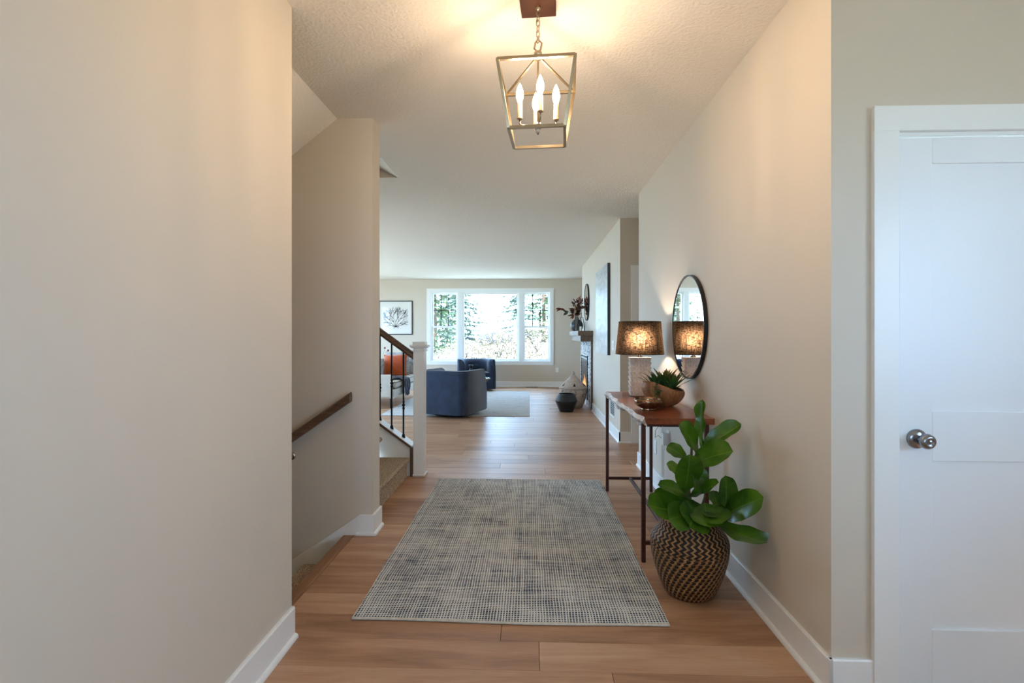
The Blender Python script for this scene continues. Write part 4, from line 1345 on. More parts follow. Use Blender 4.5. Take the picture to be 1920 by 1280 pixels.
for i in range(16):
    a = rnd.uniform(0, 2 * pi)
    tip = Vector((0.02 + rnd.uniform(-0.11, 0.10), rnd.uniform(-0.12, 0.12), rnd.uniform(0.22, 0.42)))
    stem.tube([(0, 0, 0.0), tip * 0.5 + Vector((0, 0, 0.05)), tip], 0.0022, 5)
    for k in range(7):
        p = tip * rnd.uniform(0.55, 1.0)
        small_leaf(bl if rnd.random() < 0.75 else rl, p, up(rnd.uniform(0, 6.28), rnd.uniform(-0.2, 1.0)), rnd.uniform(0.07, 0.11), rnd.uniform(0.035, 0.055), rnd.uniform(0, 3))
# arm of rust leaves reaching out over the shelf edge
arm = [Vector((0, 0, 0.05)), Vector((-0.08, -0.03, 0.15)), Vector((-0.18, -0.05, 0.20)), Vector((-0.31, -0.06, 0.24))]
stem.tube(arm, 0.003, 5)
for k, (p, d, mm) in enumerate([(arm[3], (-1, 0, 0.05), rl), (arm[3], (-0.8, -0.3, -0.25), rl), (arm[2] * 0.5 + arm[3] * 0.5, (-0.9, 0.2, 0.35), rl), (arm[2], (-0.6, 0, -0.5), ol_), (arm[2], (-0.7, -0.3, 0.1), ol_), (arm[1], (-0.4, 0, -0.8), rl), (arm[1], (-0.7, 0, -0.3), ol_), (arm[1], (-0.3, -0.3, 0.6), ol_), (arm[3], (-0.9, 0.3, 0.2), bl), (arm[1], (-0.1, -0.4, -0.7), rl)]):
    small_leaf(mm, p, d, 0.12, 0.055, k * 0.7)
for i in range(60):
    p = Vector((0.075 + rnd.gauss(0, 0.028), rnd.gauss(0, 0.035), 0.44 + rnd.gauss(0, 0.035)))
    pk.sphere(p, rnd.uniform(0.009, 0.015), 6, 4)
for i in range(50):
    t = rnd.random()
    cr.sphere(Vector((-0.035 + rnd.gauss(0, 0.014), -0.08 + rnd.gauss(0, 0.014), 0.15 + 0.19 * t)), rnd.uniform(0.007, 0.012), 6, 4)
stem.tube([(0, 0, 0), (-0.03, -0.05, 0.12), (-0.035, -0.08, 0.30)], 0.002, 5)
for mm in (stem, bl, rl, ol_, pk, cr):
    mm.move(lambda p: Vector((p.x if p.x < 0.06 else 0.06 + (p.x - 0.06) * 0.55, p.y, p.z)))
stem.build('stems', 'dry_twig', fb)
bl.build('burgundy_leaves', 'burgundy_leaf', fb, smooth=True)
rl.build('rust_leaves', 'rust_leaf', fb, smooth=True)
ol_.build('olive_leaves', 'olive_leaf', fb, smooth=True)
pk.build('pink_bloom', 'pink_bloom', fb, smooth=True)
cr.build('cream_bloom', 'cream_bloom', fb, smooth=True)
gv = thing('faceted_glass_vase', 'tapered smoky glass vase on the mantel', 'vase', (0.905, 9.98, MZ))
m = MB()
vs, fs = [], []
for r_, z in ((0.050, 0.0), (0.030, 0.275), (0.026, 0.275), (0.045, 0.012)):
    for k in range(6):
        vs.append((r_ * cos(k * pi / 3), r_ * sin(k * pi / 3), z))
for j in range(3):
    for k in range(6):
        k2 = (k + 1) % 6
        fs.append((j * 6 + k, j * 6 + k2, (j + 1) * 6 + k2, (j + 1) * 6 + k))
fs += [tuple(range(5, -1, -1)), tuple(range(18, 24))]
m.add(vs, fs).build('glass_body', 'vase_glass', gv, recalc=True)
wl = thing('wire_lantern', 'black wire frame candle lantern on the mantel', 'candle holder', (0.985, 9.72, MZ))
q0 = [(-0.055, -0.055, 0.003), (0.055, -0.055, 0.003), (0.055, 0.055, 0.003), (-0.055, 0.055, 0.003)]
q1 = [(-0.022, -0.022, 0.262), (0.022, -0.022, 0.262), (0.022, 0.022, 0.262), (-0.022, 0.022, 0.262)]
for i in range(4):
    j = (i + 1) % 4
    MB().bar(q0[i], q0[j], 0.006).build('base_wire', 'dark_metal', wl)
    MB().bar(q0[i], q1[i], 0.006).build('corner_wire', 'dark_metal', wl)
    MB().bar(q1[i], q1[j], 0.006).build('top_wire', 'dark_metal', wl)
MB().tube([(0, 0, 0.262), (0, 0, 0.35)], 0.004, 6).build('finial', 'dark_metal', wl)
cd = thing('pillar_candle', 'short white pillar candle on the mantel', 'candle', (0.93, 9.70, MZ))
cd.location = (0.955, 9.60, MZ)
MB().lathe([(0.021, 0), (0.022, 0.002), (0.022, 0.082), (0.019, 0.086), (0.004, 0.083)], 18).build('wax', 'candle_wax', cd, smooth=True)
MB().tube([(0, 0, 0.083), (0.002, 0, 0.095)], 0.0015, 5).build('wick', 'ink', cd)
round_mirror('mantel_mirror', 'round black-rimmed mirror above the fireplace mantel', 9.80, 1.94, 0.350, 0.03, 0.010)

# ---- canvas, switch, vent, outlets
cv = thing('canvas_painting', 'large pale grey abstract canvas on the fireplace wall', 'painting', (RW, 7.67, 1.04))
MB().box(-0.038, -0.0005, -0.62, 0.62, 0.0, 1.265).build('stretcher_edge', 'canvas_edge', cv)
MB().box(-0.040, -0.038, -0.62, 0.62, 0.0, 1.265).build('painted_face', 'canvas_art', cv)
sw = thing('wall_switch', 'white rocker switches beside the large canvas', 'switch', (RW, 6.80, 1.18))
MB().box(-0.006, 0, -0.075, 0.075, -0.062, 0.062).build('cover_plate', 'plastic_white', sw, bevel=0.002)
for dy in (-0.038, 0.038):
    MB().box(-0.010, -0.005, dy - 0.017, dy + 0.017, -0.034, 0.034).build('rocker', 'plastic_white', sw, bevel=0.001)
vt = thing('wall_vent', 'white louvred air vent low on the fireplace wall', 'vent', (RW, 6.84, 0.345))
frame_rect(MB(), -0.19, 0.19, -0.115, 0.115, 0.022, -0.008, 0).move(lambda p: Vector((p.y, p.x, p.z))).build('vent_frame', 'plastic_white', vt, recalc=True)
MB().box(-0.001, 0, -0.168, 0.168, -0.093, 0.093).build('duct_back', 'slot_dark', vt)
for i in range(8):
    z = -0.082 + i * 0.0234
    MB().prism([(-0.002, z - 0.006), (-0.002, z - 0.003), (-0.008, z + 0.008), (-0.008, z + 0.005)], 1, -0.168, 0.168).build('louver', 'plastic_white', vt, recalc=True)
o2 = thing('back_wall_outlet', 'white outlet on the back wall beside the wide window', 'outlet', (0.70, BW, 0.43))
MB().box(-0.036, 0.036, -0.006, 0, -0.058, 0.058).build('cover_plate', 'plastic_white', o2, bevel=0.002)
for dz in (-0.022, 0.022):
    MB().box(-0.016, 0.016, -0.008, -0.005, dz - 0.014, dz + 0.014).build('socket', 'plastic_white', o2, bevel=0.001)
fv = thing('floor_vent', 'slim floor register under the wide window', 'vent', (0.05, BW - 0.10, 0.001))
frame_rect(MB(), -0.15, 0.15, -0.045, 0.045, 0.012, 0, 0.004).move(lambda p: Vector((p.x, p.z, p.y))).build('vent_frame', 'dark_metal', fv, recalc=True)
for i in range(9):
    MB().box(-0.13 + i * 0.0305, -0.12 + i * 0.0305, -0.033, 0.033, 0.0, 0.003).build('slat', 'dark_metal', fv)

# ---- framed drawing
pf = thing('framed_drawing', 'black framed ink drawing of a bare branching tree', 'picture', (-3.435, BW, 1.76))
PW = 0.435
frame_rect(MB(), -PW, PW, -PW, PW, 0.022, -0.03, 0).build('frame', 'black_frame', pf, bevel=0.002)
MB().box(-PW + 0.02, PW - 0.02, -0.012, -0.004, -PW + 0.02, PW - 0.02).build('paper', 'paper', pf)
rnd = random.Random(17)
m = MB()
def branch(p, ang, L, w, depth):
    q = (p[0] + L * cos(ang), p[1] + L * sin(ang))
    if abs(q[0]) > 0.33 or not (-0.30 < q[1] < 0.32): return
    dx, dz = -sin(ang) * w / 2, cos(ang) * w / 2
    y = -0.0135
    m.add([(p[0] - dx, y, p[1] - dz), (p[0] + dx, y, p[1] + dz), (q[0] + dx * 0.7, y, q[1] + dz * 0.7), (q[0] - dx * 0.7, y, q[1] - dz * 0.7)], [(0, 1, 2, 3)])
    if depth == 0: return
    for s in range(2 if depth < 5 else 3):
        branch(q, ang + rnd.uniform(-0.62, 0.62), L * rnd.uniform(0.72, 0.95), w * 0.78, depth - 1)
for a0 in (40, 66, 90, 112, 140, 160, 20):
    branch((0.0, -0.24), R(a0), 0.135, 0.013, 5)
for a0 in (200, 235, 300, 340):
    branch((0.0, -0.20), R(a0), 0.04, 0.007, 2)
m.build('ink_branches', 'ink', pf)
MB().box(-PW + 0.022, PW - 0.022, -0.020, -0.018, -PW + 0.022, PW - 0.022).build('glass', 'picture_glass', pf)

# ---- pale rug
pr = thing('living_room_rug', 'pale grey distressed rug under the blue armchairs', 'rug', (-1.22, 10.08, 0.0))
def rr_(u, v): return ((u - 0.5) * 2.44, (v - 0.5) * 3.62, 0.0095 + 0.001 * sin(u * 11 + v * 7))
m = MB().grid(rr_, 30, 40)
n0 = 30; n1 = 40
edge = [i for i in range(n0)] + [j * n0 + n0 - 1 for j in range(1, n1)] + [(n1 - 1) * n0 + i for i in range(n0 - 2, -1, -1)] + [j * n0 for j in range(n1 - 2, 0, -1)]
o0 = len(m.v)
m.v += [(m.v[i][0], m.v[i][1], 0.0005) for i in edge]
for a in range(len(edge)):
    b = (a + 1) % len(edge)
    m.f.append((edge[b], edge[a], o0 + a, o0 + b))
m.uv = {}
m.build('pile', 'pale_rug', pr)
for s in (-1, 1):
    MB().tube([(-1.22 + 2.44 * i / 24, s * 1.812, 0.006) for i in range(25)], 0.0055, 6).build('bound_edge', 'pale_rug', pr, smooth=True)

# ---- barrel armchairs
def rsq(hw, hd, r, n=6):
    """rounded rectangle outline, counter-clockwise from front right"""
    pts = []
    for cx_, cy_, a0 in ((hw - r, hd - r, 0), (-hw + r, hd - r, 90), (-hw + r, -hd + r, 180), (hw - r, -hd + r, 270)):
        for i in range(n + 1):
            a = R(a0 + 90 * i / n)
            pts.append((cx_ + r * cos(a), cy_ + r * sin(a)))
    return pts
def armchair(name, label, loc, rz, mat, group):
    """tub chair, local front = +y, back = -y"""
    t = thing(name, label, 'armchair', loc, rz, group)
    hw = 0.425; th = 0.115; Z0, Z1 = 0.045, 0.735
    # plan of the shell: U open to +y
    def upath(off, r, n=10):
        a = hw - off
        p = [(a, hw - 0.0)]
        for i in range(n + 1):
            q = R(0 - 90 * i / n)
            p.append((a - r + r * cos(q), -a + r + r * sin(q)))
        for i in range(n + 1):
            q = R(-90 - 90 * i / n)
            p.append((-a + r + r * cos(q), -a + r + r * sin(q)))
        p.append((-a, hw))
        return p
    # vertical rings outer -> top roll -> inner
    rings = []
    prof = [(0.02, Z0, 0.12), (0.0, Z0 + 0.03, 0.13), (0.0, 0.40, 0.13), (0.0, Z1 - 0.035, 0.13), (0.008, Z1 - 0.012, 0.13), (0.028, Z1, 0.14), (0.060, Z1 + 0.004, 0.16), (0.095, Z1 - 0.020, 0.20), (th + 0.01, Z1 - 0.07, 0.24), (th + 0.02, 0.50, 0.26), (th + 0.02, 0.30, 0.26)]
    vs, fs = [], []
    for off, z, r in prof:
        p = upath(off, min(r + 0.0, hw - off - 0.02))
        # arm fronts lean: top sits a little further back
        k = max(0.0, (z - 0.35) / 0.385)
        for i, (x, y) in enumerate(p):
            if y > 0.3:
                y = hw - 0.10 * k * k - (0.035 if off > 0.05 else 0.0) * k
            vs.append((x, y, z))
    npt = len(upath(0.0, 0.13))
    for j in range(len(prof) - 1):
        for i in range(npt - 1):
            fs.append((j * npt + i, j * npt + i + 1, (j + 1) * npt + i + 1, (j + 1) * npt + i))
    # close the arm fronts
    M = len(prof)
    fs.append(tuple(j * npt for j in range(M)))
    fs.append(tuple(j * npt + npt - 1 for j in range(M - 1, -1, -1)))
    MB().add(vs, fs).build('shell', mat, t, recalc=True, smooth=True)
    sc_ = MB().box(-hw + th + 0.012, hw - th - 0.012, -hw + th + 0.01, hw - 0.015, 0.28, 0.44)
    sc_.build('seat_cushion', mat, t, bevel=0.035, seg=4, smooth=True)
    MB().box(-hw + 0.03, hw - 0.03, -hw + 0.03, hw - 0.03, 0.05, 0.285).build('seat_base', mat, t, bevel=0.02, seg=3)
    MB().lathe([(0.30, 0.0), (0.30, 0.03), (0.24, 0.05)], 32).build('swivel_base', 'dark_metal', t, smooth=True)
    # piping along outer top edge
    pp = [(x, (y if y <= 0.3 else hw - 0.10), Z1 - 0.006) for x, y in upath(0.010, 0.13)]
    MB().tube(pp, 0.006, 6).build('piping', mat, t, smooth=True)
    return t
armchair('barrel_armchair', 'navy blue barrel armchair turned away from the hall at the rug edge', (-1.265, 8.42, 0.012), R(-19), 'navy_fabric', None)
armchair('barrel_armchair', 'navy blue barrel armchair facing the hall under the wide window', (-1.295, 12.28, 0.0), R(180 + 12), 'navy_fabric', None)

# ---- round side table and vase
tb = thing('round_side_table', 'small round glass-topped pedestal table between the armchairs', 'table', (-0.985, 9.75, 0.012))
MB().lathe([(0.0, 0.470), (0.235, 0.470), (0.245, 0.476), (0.245, 0.484), (0.235, 0.490), (0.0, 0.490)], 40, cap0=False, cap1=False).build('glass_top', 'table_glass', tb, smooth=False)
MB().lathe([(0.17, 0.0), (0.175, 0.015), (0.08, 0.10), (0.055, 0.22), (0.09, 0.33), (0.19, 0.43), (0.215, 0.469)], 32).build('pedestal', 'dark_metal', tb, smooth=True)
bv = thing('small_bud_vase', 'small dark bottle vase on the round side table', 'vase', (-1.115, 9.70, 0.5025))
MB().lathe([(0.045, 0), (0.062, 0.02), (0.066, 0.07), (0.052, 0.115), (0.030, 0.145), (0.027, 0.19), (0.040, 0.235), (0.043, 0.245), (0.033, 0.243), (0.022, 0.19)], 24, cap1=False).build('vase_body', 'vase_dark', bv, smooth=True)

# ---- sofa
sf = thing('cream_sofa', 'cream upholstered sofa with thin dark legs behind the balusters', 'sofa', (-2.86, 10.10, 0.0))
def slab(x0, x1, y0, y1, z0, z1, name, mat='cream_fabric', bev=0.04, par=None):
    return MB().box(x0, x1, y0, y1, z0, z1).build(name, mat, par or sf, bevel=bev, seg=4, smooth=True)
slab(-0.44, 0.43, -1.02, 1.02, 0.175, 0.335, 'seat_base', bev=0.02)
slab(-0.46, -0.24, -1.02, 1.02, 0.30, 0.80, 'backrest', bev=0.05)
slab(-0.44, 0.40, -1.04, -0.93, 0.185, 0.605, 'arm', bev=0.035)
slab(-0.44, 0.40, 0.93, 1.04, 0.185, 0.605, 'arm', bev=0.035)
for a, b in ((-0.925, -0.005), (0.005, 0.925)):
    c = slab(-0.24, 0.445, a, b, 0.335, 0.475, 'seat_cushion', bev=0.045)
    for zz in (0.355, 0.455):
        p = [(x, y, zz) for x, y in [(q[0] * 1.0 + 0.1025, q[1] + (a + b) / 2) for q in rsq(0.342, 0.459, 0.05)]]
        MB().tube(p, 0.006, 5, closed=True).build('piping', 'piping', c, smooth=True)
    slab(-0.26, -0.15, a + 0.01, b - 0.01, 0.46, 0.83, 'back_cushion', bev=0.06)
for x, y in ((0.36, -0.96), (0.36, 0.96), (-0.38, -0.96), (-0.38, 0.96)):
    MB().lathe([(0.009, 0), (0.012, 0.02), (0.019, 0.16), (0.020, 0.178)], 10, (x, y, 0)).build('leg', 'sofa_leg', sf, smooth=True)

def pillow(name, label, cat, loc, rot, w, h, t, mat):
    o = thing(name, label, cat, loc)
    o.rotation_euler = rot
    def fn(u, v, s):
        x, z = (u - 0.5) * 2, (v - 0.5) * 2
        e = (1 - abs(x) ** 3.2) * (1 - abs(z) ** 3.2)
        pin = 1 - 0.07 * (1 - abs(x) ** 2) * abs(z) ** 6 - 0.0
        pinx = 1 - 0.07 * (1 - abs(z) ** 2) * abs(x) ** 6
        cr_ = 0.006 * sin(x * 9 + z * 5) * sin(z * 7) * e
        return (x * w / 2 * pinx, s * (t / 2 * max(0, e) ** 0.55 + cr_), h / 2 + z * h / 2 * pin)
    m = MB()
    m.grid(lambda u, v: fn(u, v, -1), 17, 17)
    m.grid(lambda u, v: fn(u, v, 1), 17, 17)
    m.uv = {}
    m.build('cover', mat, o, recalc=True, smooth=True)
    return o
pillow('throw_pillow', 'rust orange velvet pillow on the cream sofa', 'pillow', (-2.74, 10.32, 0.478), (R(-14), R(-3), R(-6)), 0.50, 0.46, 0.15, 'orange_velvet')
pillow('throw_pillow', 'large grey patterned pillow directly behind the orange pillow', 'pillow', (-2.76, 10.60, 0.478), (R(-12), 0, R(8)), 0.50, 0.50, 0.15, 'print_pillow')
pillow('throw_pillow', 'grey patterned pillow against the far arm of the sofa', 'pillow', (-2.58, 10.84, 0.478), (R(-16), R(4), R(-10)), 0.44, 0.46, 0.13, 'print_pillow')
pillow('throw_pillow', 'grey patterned pillow against the sofa arm by the balusters', 'pillow', (-2.93, 9.36, 0.478), (R(14), R(0), R(24)), 0.46, 0.42, 0.14, 'print_pillow')
# navy throw draped over the front of the sofa
th_ = thing('navy_throw', 'crumpled navy throw blanket hanging over the front of the sofa', 'blanket', (-2.415, 9.78, 0.48))
def throw_pt(u, v):
    # u along Y, v from back of the seat over the front edge and down
    y = (u - 0.5) * 0.46 * (1 + 0.12 * sin(v * 5))
    s = v * 0.78
    lim = 0.42
    if s < lim:
        x, z = -lim + s, 0.012
    elif s < lim + 0.08:
        a = (s - lim) / 0.08 * pi / 2
        x, z = 0.045 * sin(a), 0.012 - 0.045 * (1 - cos(a))
    else:
        x, z = 0.047 + 0.01 * (s - lim), -0.033 - (s - lim - 0.08)
    f = 0.014 * sin(u * 21 + v * 4) + 0.008 * sin(u * 37 - v * 9)
    if s < lim: z += abs(f) * 1.1
    else: x += abs(f) * 1.2
    return (x, y + 0.02 * sin(v * 9), z + 0.02 * sin(u * 8) * (v > 0.9))
m = MB().grid(throw_pt, 30, 30)
m.uv = {}
m.build('cloth', 'throw_navy', th_, smooth=True)
# berry branch in a floor vase behind the sofa
bb = thing('berry_branch_vase', 'slim floor vase with dark red berry stems behind the sofa', 'vase', (-3.45, 11.75, 0.0))
MB().lathe([(0.07, 0), (0.10, 0.03), (0.11, 0.20), (0.07, 0.42), (0.04, 0.50), (0.05, 0.56), (0.043, 0.56), (0.03, 0.50)], 24, cap1=False).build('vase_body', 'vase_dark', bb, smooth=True)
for k, (tx, ty, tz) in enumerate(((0.115, -0.06, 1.018), (0.185, -0.03, 0.960))):
    s_ = MB().tube([(0, 0, 0.3), (tx * 0.3, ty * 0.3, 0.7), (tx, ty, tz)], 0.0022, 5).build('stem', 'dry_twig', bb)
    MB().sphere((tx, ty, tz), 0.024, 12, 8).build('berry', 'berry', s_, smooth=True)

# ---- lidded basket and black pot by the fireplace
lb = thing('lidded_grass_basket', 'tall woven basket with pointed lid and dark triangles', 'basket', (0.792, 9.34, 0.0))
bprof = [(0.150, 0.0), (0.165, 0.01), (0.205, 0.10), (0.238, 0.20), (0.250, 0.29), (0.246, 0.352)]
MB().lathe(bprof, 40).build('basket_body', 'grass_basket', lb, smooth=True)
lprof = [(0.256, 0.348), (0.258, 0.362), (0.235, 0.395), (0.17, 0.455), (0.10, 0.52), (0.048, 0.572), (0.026, 0.600), (0.025, 0.625), (0.030, 0.640), (0.018, 0.652), (0.002, 0.654)]
lid = MB().lathe(lprof, 40).build('lid', 'grass_basket', lb, smooth=True)
def prof_r(prof, z):
    for (r0, z0), (r1, z1) in zip(prof, prof[1:]):
        if z0 <= z <= z1: return r0 + (r1 - r0) * (z - z0) / (z1 - z0 + 1e-9)
    return prof[-1][0]
def motif(m, prof, poly, sub=3):
    """flat patch wrapped on the lathe: poly of (angle, z)"""
    vs = [((prof_r(prof, z) + 0.0015) * cos(a), (prof_r(prof, z) + 0.0015) * sin(a), z) for a, z in poly]
    m.add(vs, [tuple(range(len(vs)))])
m = MB()
for a0 in range(0, 360, 60):
    c = R(a0 - 52)
    motif(m, bprof, [(c - 0.13, 0.19), (c + 0.11, 0.19), (c + 0.02, 0.255)])
    motif(m, bprof, [(c - 0.02, 0.255), (c + 0.20, 0.255), (c + 0.11, 0.32)])
    c2 = R(a0 - 85)
    for dz in (0.0, 0.02, 0.04):
        motif(m, bprof, [(c2 - 0.06, 0.275 + dz), (c2 + 0.07, 0.275 + dz), (c2 + 0.07, 0.282 + dz), (c2 - 0.06, 0.282 + dz)])
    motif(m, bprof, [(c2 - 0.07, 0.262), (c2 - 0.055, 0.262), (c2 - 0.055, 0.335), (c2 - 0.07, 0.335)])
    motif(m, bprof, [(c2 + 0.065, 0.262), (c2 + 0.08, 0.262), (c2 + 0.08, 0.335), (c2 + 0.065, 0.335)])
    motif(m, bprof, [(c2 - 0.06, 0.262), (c2 + 0.07, 0.262), (c2 + 0.005, 0.24)])
m.build('dark_motifs', 'basket_dark', lb)
m = MB()
for a0 in range(0, 360, 60):
    c = R(a0 - 30)
    motif(m, lprof, [(c - 0.10, 0.40), (c + 0.12, 0.40), (c + 0.02, 0.455)])
m.build('dark_motifs', 'basket_dark', lid)
bp = thing('black_pot', 'faceted matte black pot beside the lidded basket', 'pot', (0.632, 8.86, 0.0))
MB().lathe([(0.115, 0), (0.120, 0.004), (0.190, 0.178), (0.191, 0.190), (0.142, 0.305), (0.134, 0.309), (0.130, 0.300), (0.172, 0.188), (0.105, 0.02), (0.0, 0.02)], 40, cap1=False).build('pot_body', 'ceramic_black', bp)

# ================================================================== OUTDOORS
GZ = -0.35
rnd = random.Random(31)
def hill(x, y):
    d = max(0.0, (y - 15.0) / 9.0)
    s = min(1.0, d)
    z = GZ + 1.35 * (s * s * (3 - 2 * s))
    z += 0.22 * sin(x * 0.5 + 1) * s + 0.12 * sin(x * 1.3 + y * 0.7) * s
    if y > 26: z += -0.03 * (y - 26)
    return z
m = MB()
def gpt(u, v):
    x = -40 + 80 * u
    y = 13.3 + 60 * v ** 1.6
    return (x, y, hill(x, y))
m.grid(gpt, 60, 50)
m.uv = {}
struct('ground_garden', m, 'ground_out', 'pale sunlit bank outside the window', smooth=True)
m = MB().box(-60, 60, -60, 13.3, GZ - 0.1, GZ)
m2 = MB()
for x0, x1, y0, y1 in ((-60, -5.62, -60, 13.3), (3.12, 60, -60, 13.3), (-5.62, 3.12, -60, -1.72)):
    m2.box(x0, x1, y0, y1, GZ - 0.1, GZ)
struct('ground_yard', m2, 'ground_out', 'pale ground around the house')
struct('sun_block_eaves', MB().box(-6, 5, -4.6, -1.72, 2.75, 2.85).box(-6.0, -5.62, -1.72, 13.6, 2.75, 2.86).box(-6, 4, 13.2, 13.6, 2.75, 2.86), 'roof_out', 'unseen eaves added to block the sun')  # unseen roof slabs, added to keep direct sun out of the rooms

def leaf_cloud(m, c, rad, n, size, squash=1.0):
    for i in range(n):
        a = rnd.uniform(0, 2 * pi); e = math.asin(rnd.uniform(-0.5, 1))
        q = rad * rnd.uniform(0.55, 1.0)
        p = Vector((c[0] + q * cos(a) * cos(e), c[1] + q * sin(a) * cos(e), c[2] + q * sin(e) * squash))
        d = Vector((rnd.uniform(-1, 1), rnd.uniform(-1, 1), rnd.uniform(-0.6, 1))).normalized()
        s = d.cross(Vector((rnd.uniform(-1, 1), rnd.uniform(-1, 1), rnd.uniform(-1, 1))))
        if s.length < 0.01: continue
        s.normalize()
        L = size * rnd.uniform(0.7, 1.4); w = L * 0.5
        m.add([p, p + d * L * 0.5 + s * w * 0.5, p + d * L, p + d * L * 0.5 - s * w * 0.5], [(0, 1, 2, 3)])
def shrub(x, y, r, h, label):
    z = hill(x, y)
    t = thing('garden_shrub', label, 'shrub', (x, y, z), 0, 'dry shrubs on the bank')
    m = MB()
    for i in range(16):
        a = rnd.uniform(0, 6.28); q = r * rnd.uniform(0.2, 0.8)
        m.tube([(0, 0, -0.03), (q * 0.4 * cos(a), q * 0.4 * sin(a), h * 0.45), (q * cos(a), q * sin(a), h * rnd.uniform(0.7, 1.0))], [0.016, 0.010, 0.004], 4)
    m.build('twigs', 'dry_twig', t)
    m = MB()
    leaf_cloud(m, (0, 0, h * 0.42), 1.0, int(1300 * r), 0.085, 1.0)
    m.move(lambda p: Vector((p.x * r, p.y * r, h * 0.42 + (p.z - h * 0.42) * h * 0.62)))
    m.build('foliage', 'dry_leaf', t)
for x, y, r, h in ((-2.0, 17.0, 1.0, 1.3), (-0.6, 17.4, 1.1, 1.5), (0.7, 17.0, 0.9, 1.1), (-3.4, 17.6, 0.9, 1.0), (1.9, 18.2, 0.9, 1.0),
                   (-1.2, 19.6, 1.1, 1.2), (0.3, 20.2, 1.2, 1.2), (-2.55, 19.4, 0.8, 0.9), (-4.6, 18.6, 1.0, 0.9), (3.2, 20.0, 1.0, 1.0), (-0.2, 15.7, 0.6, 0.7), (-1.5, 15.6, 0.6, 0.7)):
    shrub(x, y, r, h, 'dry cream-leaved shrub on the bank outside the window')
def boulder(x, y, r, label):
    z = hill(x, y)
    m = MB().sphere((0, 0, 0), 1.0, 16, 10)
    ph = rnd.uniform(0, 9)
    m.move(lambda p: Vector((p.x * r * (1 + 0.18 * sin(p.y * 3 + ph)), p.y * r * 0.8, max(-0.2, p.z) * r * 0.52 * (1 + 0.2 * sin(p.x * 4 + ph)))))
    o = m.build('boulder', 'rock', None, smooth=True, loc=(x, y, z + 0.02))
    tag(o, label, 'boulder', 'grey boulders on the bank')
for x, y, r, lb in ((-3.7, 15.7, 0.75, 'broad grey boulder low on the bank before the shrubs'), (0.55, 18.45, 0.4, 'small grey boulder among the cream shrubs'),
                    (1.15, 15.4, 0.5, 'grey boulder low on the bank below the small green conifer'), (-1.5, 22.3, 0.75, 'grey boulder on the crest beside the blue-green conifer'),
                    (-0.6, 24.4, 0.75, 'grey boulder on the crest in the gap between the conifers')):
    boulder(x, y, r, lb)
def conifer(x, y, h, r, mat, label):
    z = hill(x, y)
    t = thing('conifer_tree', label, 'tree', (x, y, z), 0, 'conifers outside the window')
    MB().lathe([(0.11, -0.05), (0.08, h * 0.5), (0.02, h * 0.96)], 8).build('trunk', 'bark', t)
    m = MB()
    lv = int(h / 0.22)
    for k in range(lv):
        f = k / lv
        zz = 0.35 + (h - 0.35) * f
        rr = r * (1 - f) ** 0.8 + 0.08
        nb = max(5, int(11 * (1 - f)) + 4)
        for b in range(nb):
            a = rnd.uniform(0, 6.28)
            L = rr * rnd.uniform(0.6, 1.1)
            p0 = Vector((0, 0, zz)); p1 = Vector((cos(a) * L, sin(a) * L, zz - 0.16 * L + 0.05))
            for q in range(int(9 + L * 20)):
                tt = rnd.uniform(0.2, 1.0)
                p = p0.lerp(p1, tt)
                d = (p1 - p0).normalized() + Vector((rnd.uniform(-.7, .7), rnd.uniform(-.7, .7), rnd.uniform(-.6, .4)))
                d.normalize()
                s = d.cross(Vector((0, 0, 1))).normalized()
                LL = rnd.uniform(0.12, 0.26); w = LL * 0.26
                m.add([p, p + d * LL * 0.5 + s * w, p + d * LL, p + d * LL * 0.5 - s * w], [(0, 1, 2, 3)])
    m.build('needles', mat, t)
conifer(-4.0, 21.5, 4.2, 1.25, 'conifer', 'green conifer between the shrubs and the neighbouring house')
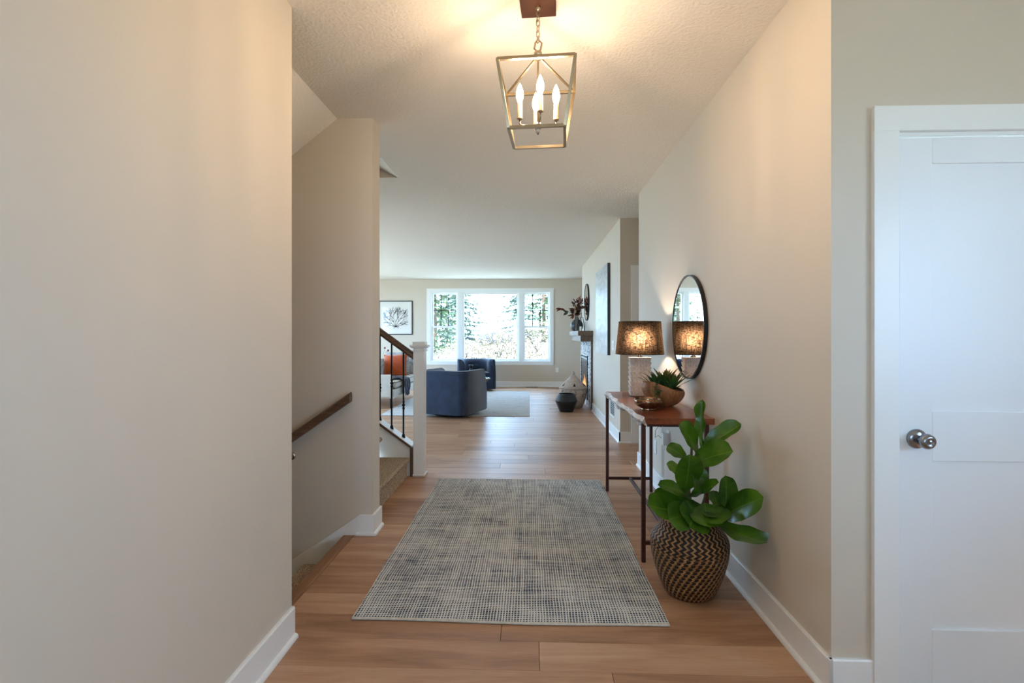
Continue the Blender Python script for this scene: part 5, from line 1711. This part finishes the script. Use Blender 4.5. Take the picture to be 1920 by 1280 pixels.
conifer(-3.3, 24.5, 5.5, 1.4, 'conifer_blue', 'blue-green conifer at the edge of the middle pane')
conifer(0.62, 22.6, 3.6, 1.1, 'conifer', 'small green conifer standing behind the cream shrubs')
conifer(-0.45, 27.5, 6.0, 1.5, 'conifer_blue', 'tall blue-green conifer behind the small green one')
conifer(-6.0, 37.0, 7.0, 1.8, 'conifer', 'distant tall conifer past the neighbouring house')
def broad(x, y, h, r, label):
    z = hill(x, y)
    t = thing('leafy_tree', label, 'tree', (x, y, z))
    m = MB().tube([(0, 0, -0.05), (0.1, 0, h * 0.4), (0.0, 0.1, h * 0.7)], [0.12, 0.09, 0.04], 8)
    for k in range(5):
        a = k * 1.3
        m.tube([(0.08, 0, h * 0.4), (r * 0.6 * cos(a), r * 0.6 * sin(a), h * 0.75)], [0.05, 0.02], 6)
    m.build('trunk', 'bark', t)
    m = MB()
    for k in range(9):
        leaf_cloud(m, (rnd.uniform(-r, r) * 0.6, rnd.uniform(-r, r) * 0.6, h * rnd.uniform(0.6, 0.95)), r * 0.55, 170, 0.16)
    m.build('foliage', 'broadleaf', t)
broad(1.3, 33.0, 5.2, 1.7, 'yellow-green leafy tree behind the conifers')
# neighbouring house with clapboard siding
hs = thing('neighbour_house', 'white clapboard house seen in the hall mirror', 'house', (-9.2, 27.0, hill(-9.2, 27.0)))
MB().box(-3.6, 3.6, 0.05, 5.0, -0.5, 3.6).build('wall_core', 'siding', hs)
for i in range(22):
    z = -0.2 + i * 0.17
    MB().prism([(0.05, z), (0.0, z), (0.03, z + 0.175), (0.05, z + 0.175)], 0, -3.6, 3.6).build('clapboard', 'siding', hs, recalc=True)
MB().prism([(-4.0, 3.6), (4.0, 3.6), (0.0, 6.0)], 1, -0.3, 5.3).build('roof', 'roof_out', hs, recalc=True)
for x in (-1.8, 1.4):
    wi = frame_rect(MB(), x - 0.5, x + 0.5, 0.9, 2.2, 0.08, -0.04, 0.05).build('window_frame', 'trim', hs)
    MB().box(x - 0.42, x + 0.42, 0.0, 0.02, 0.98, 2.12).build('pane', 'firebox_black', wi)
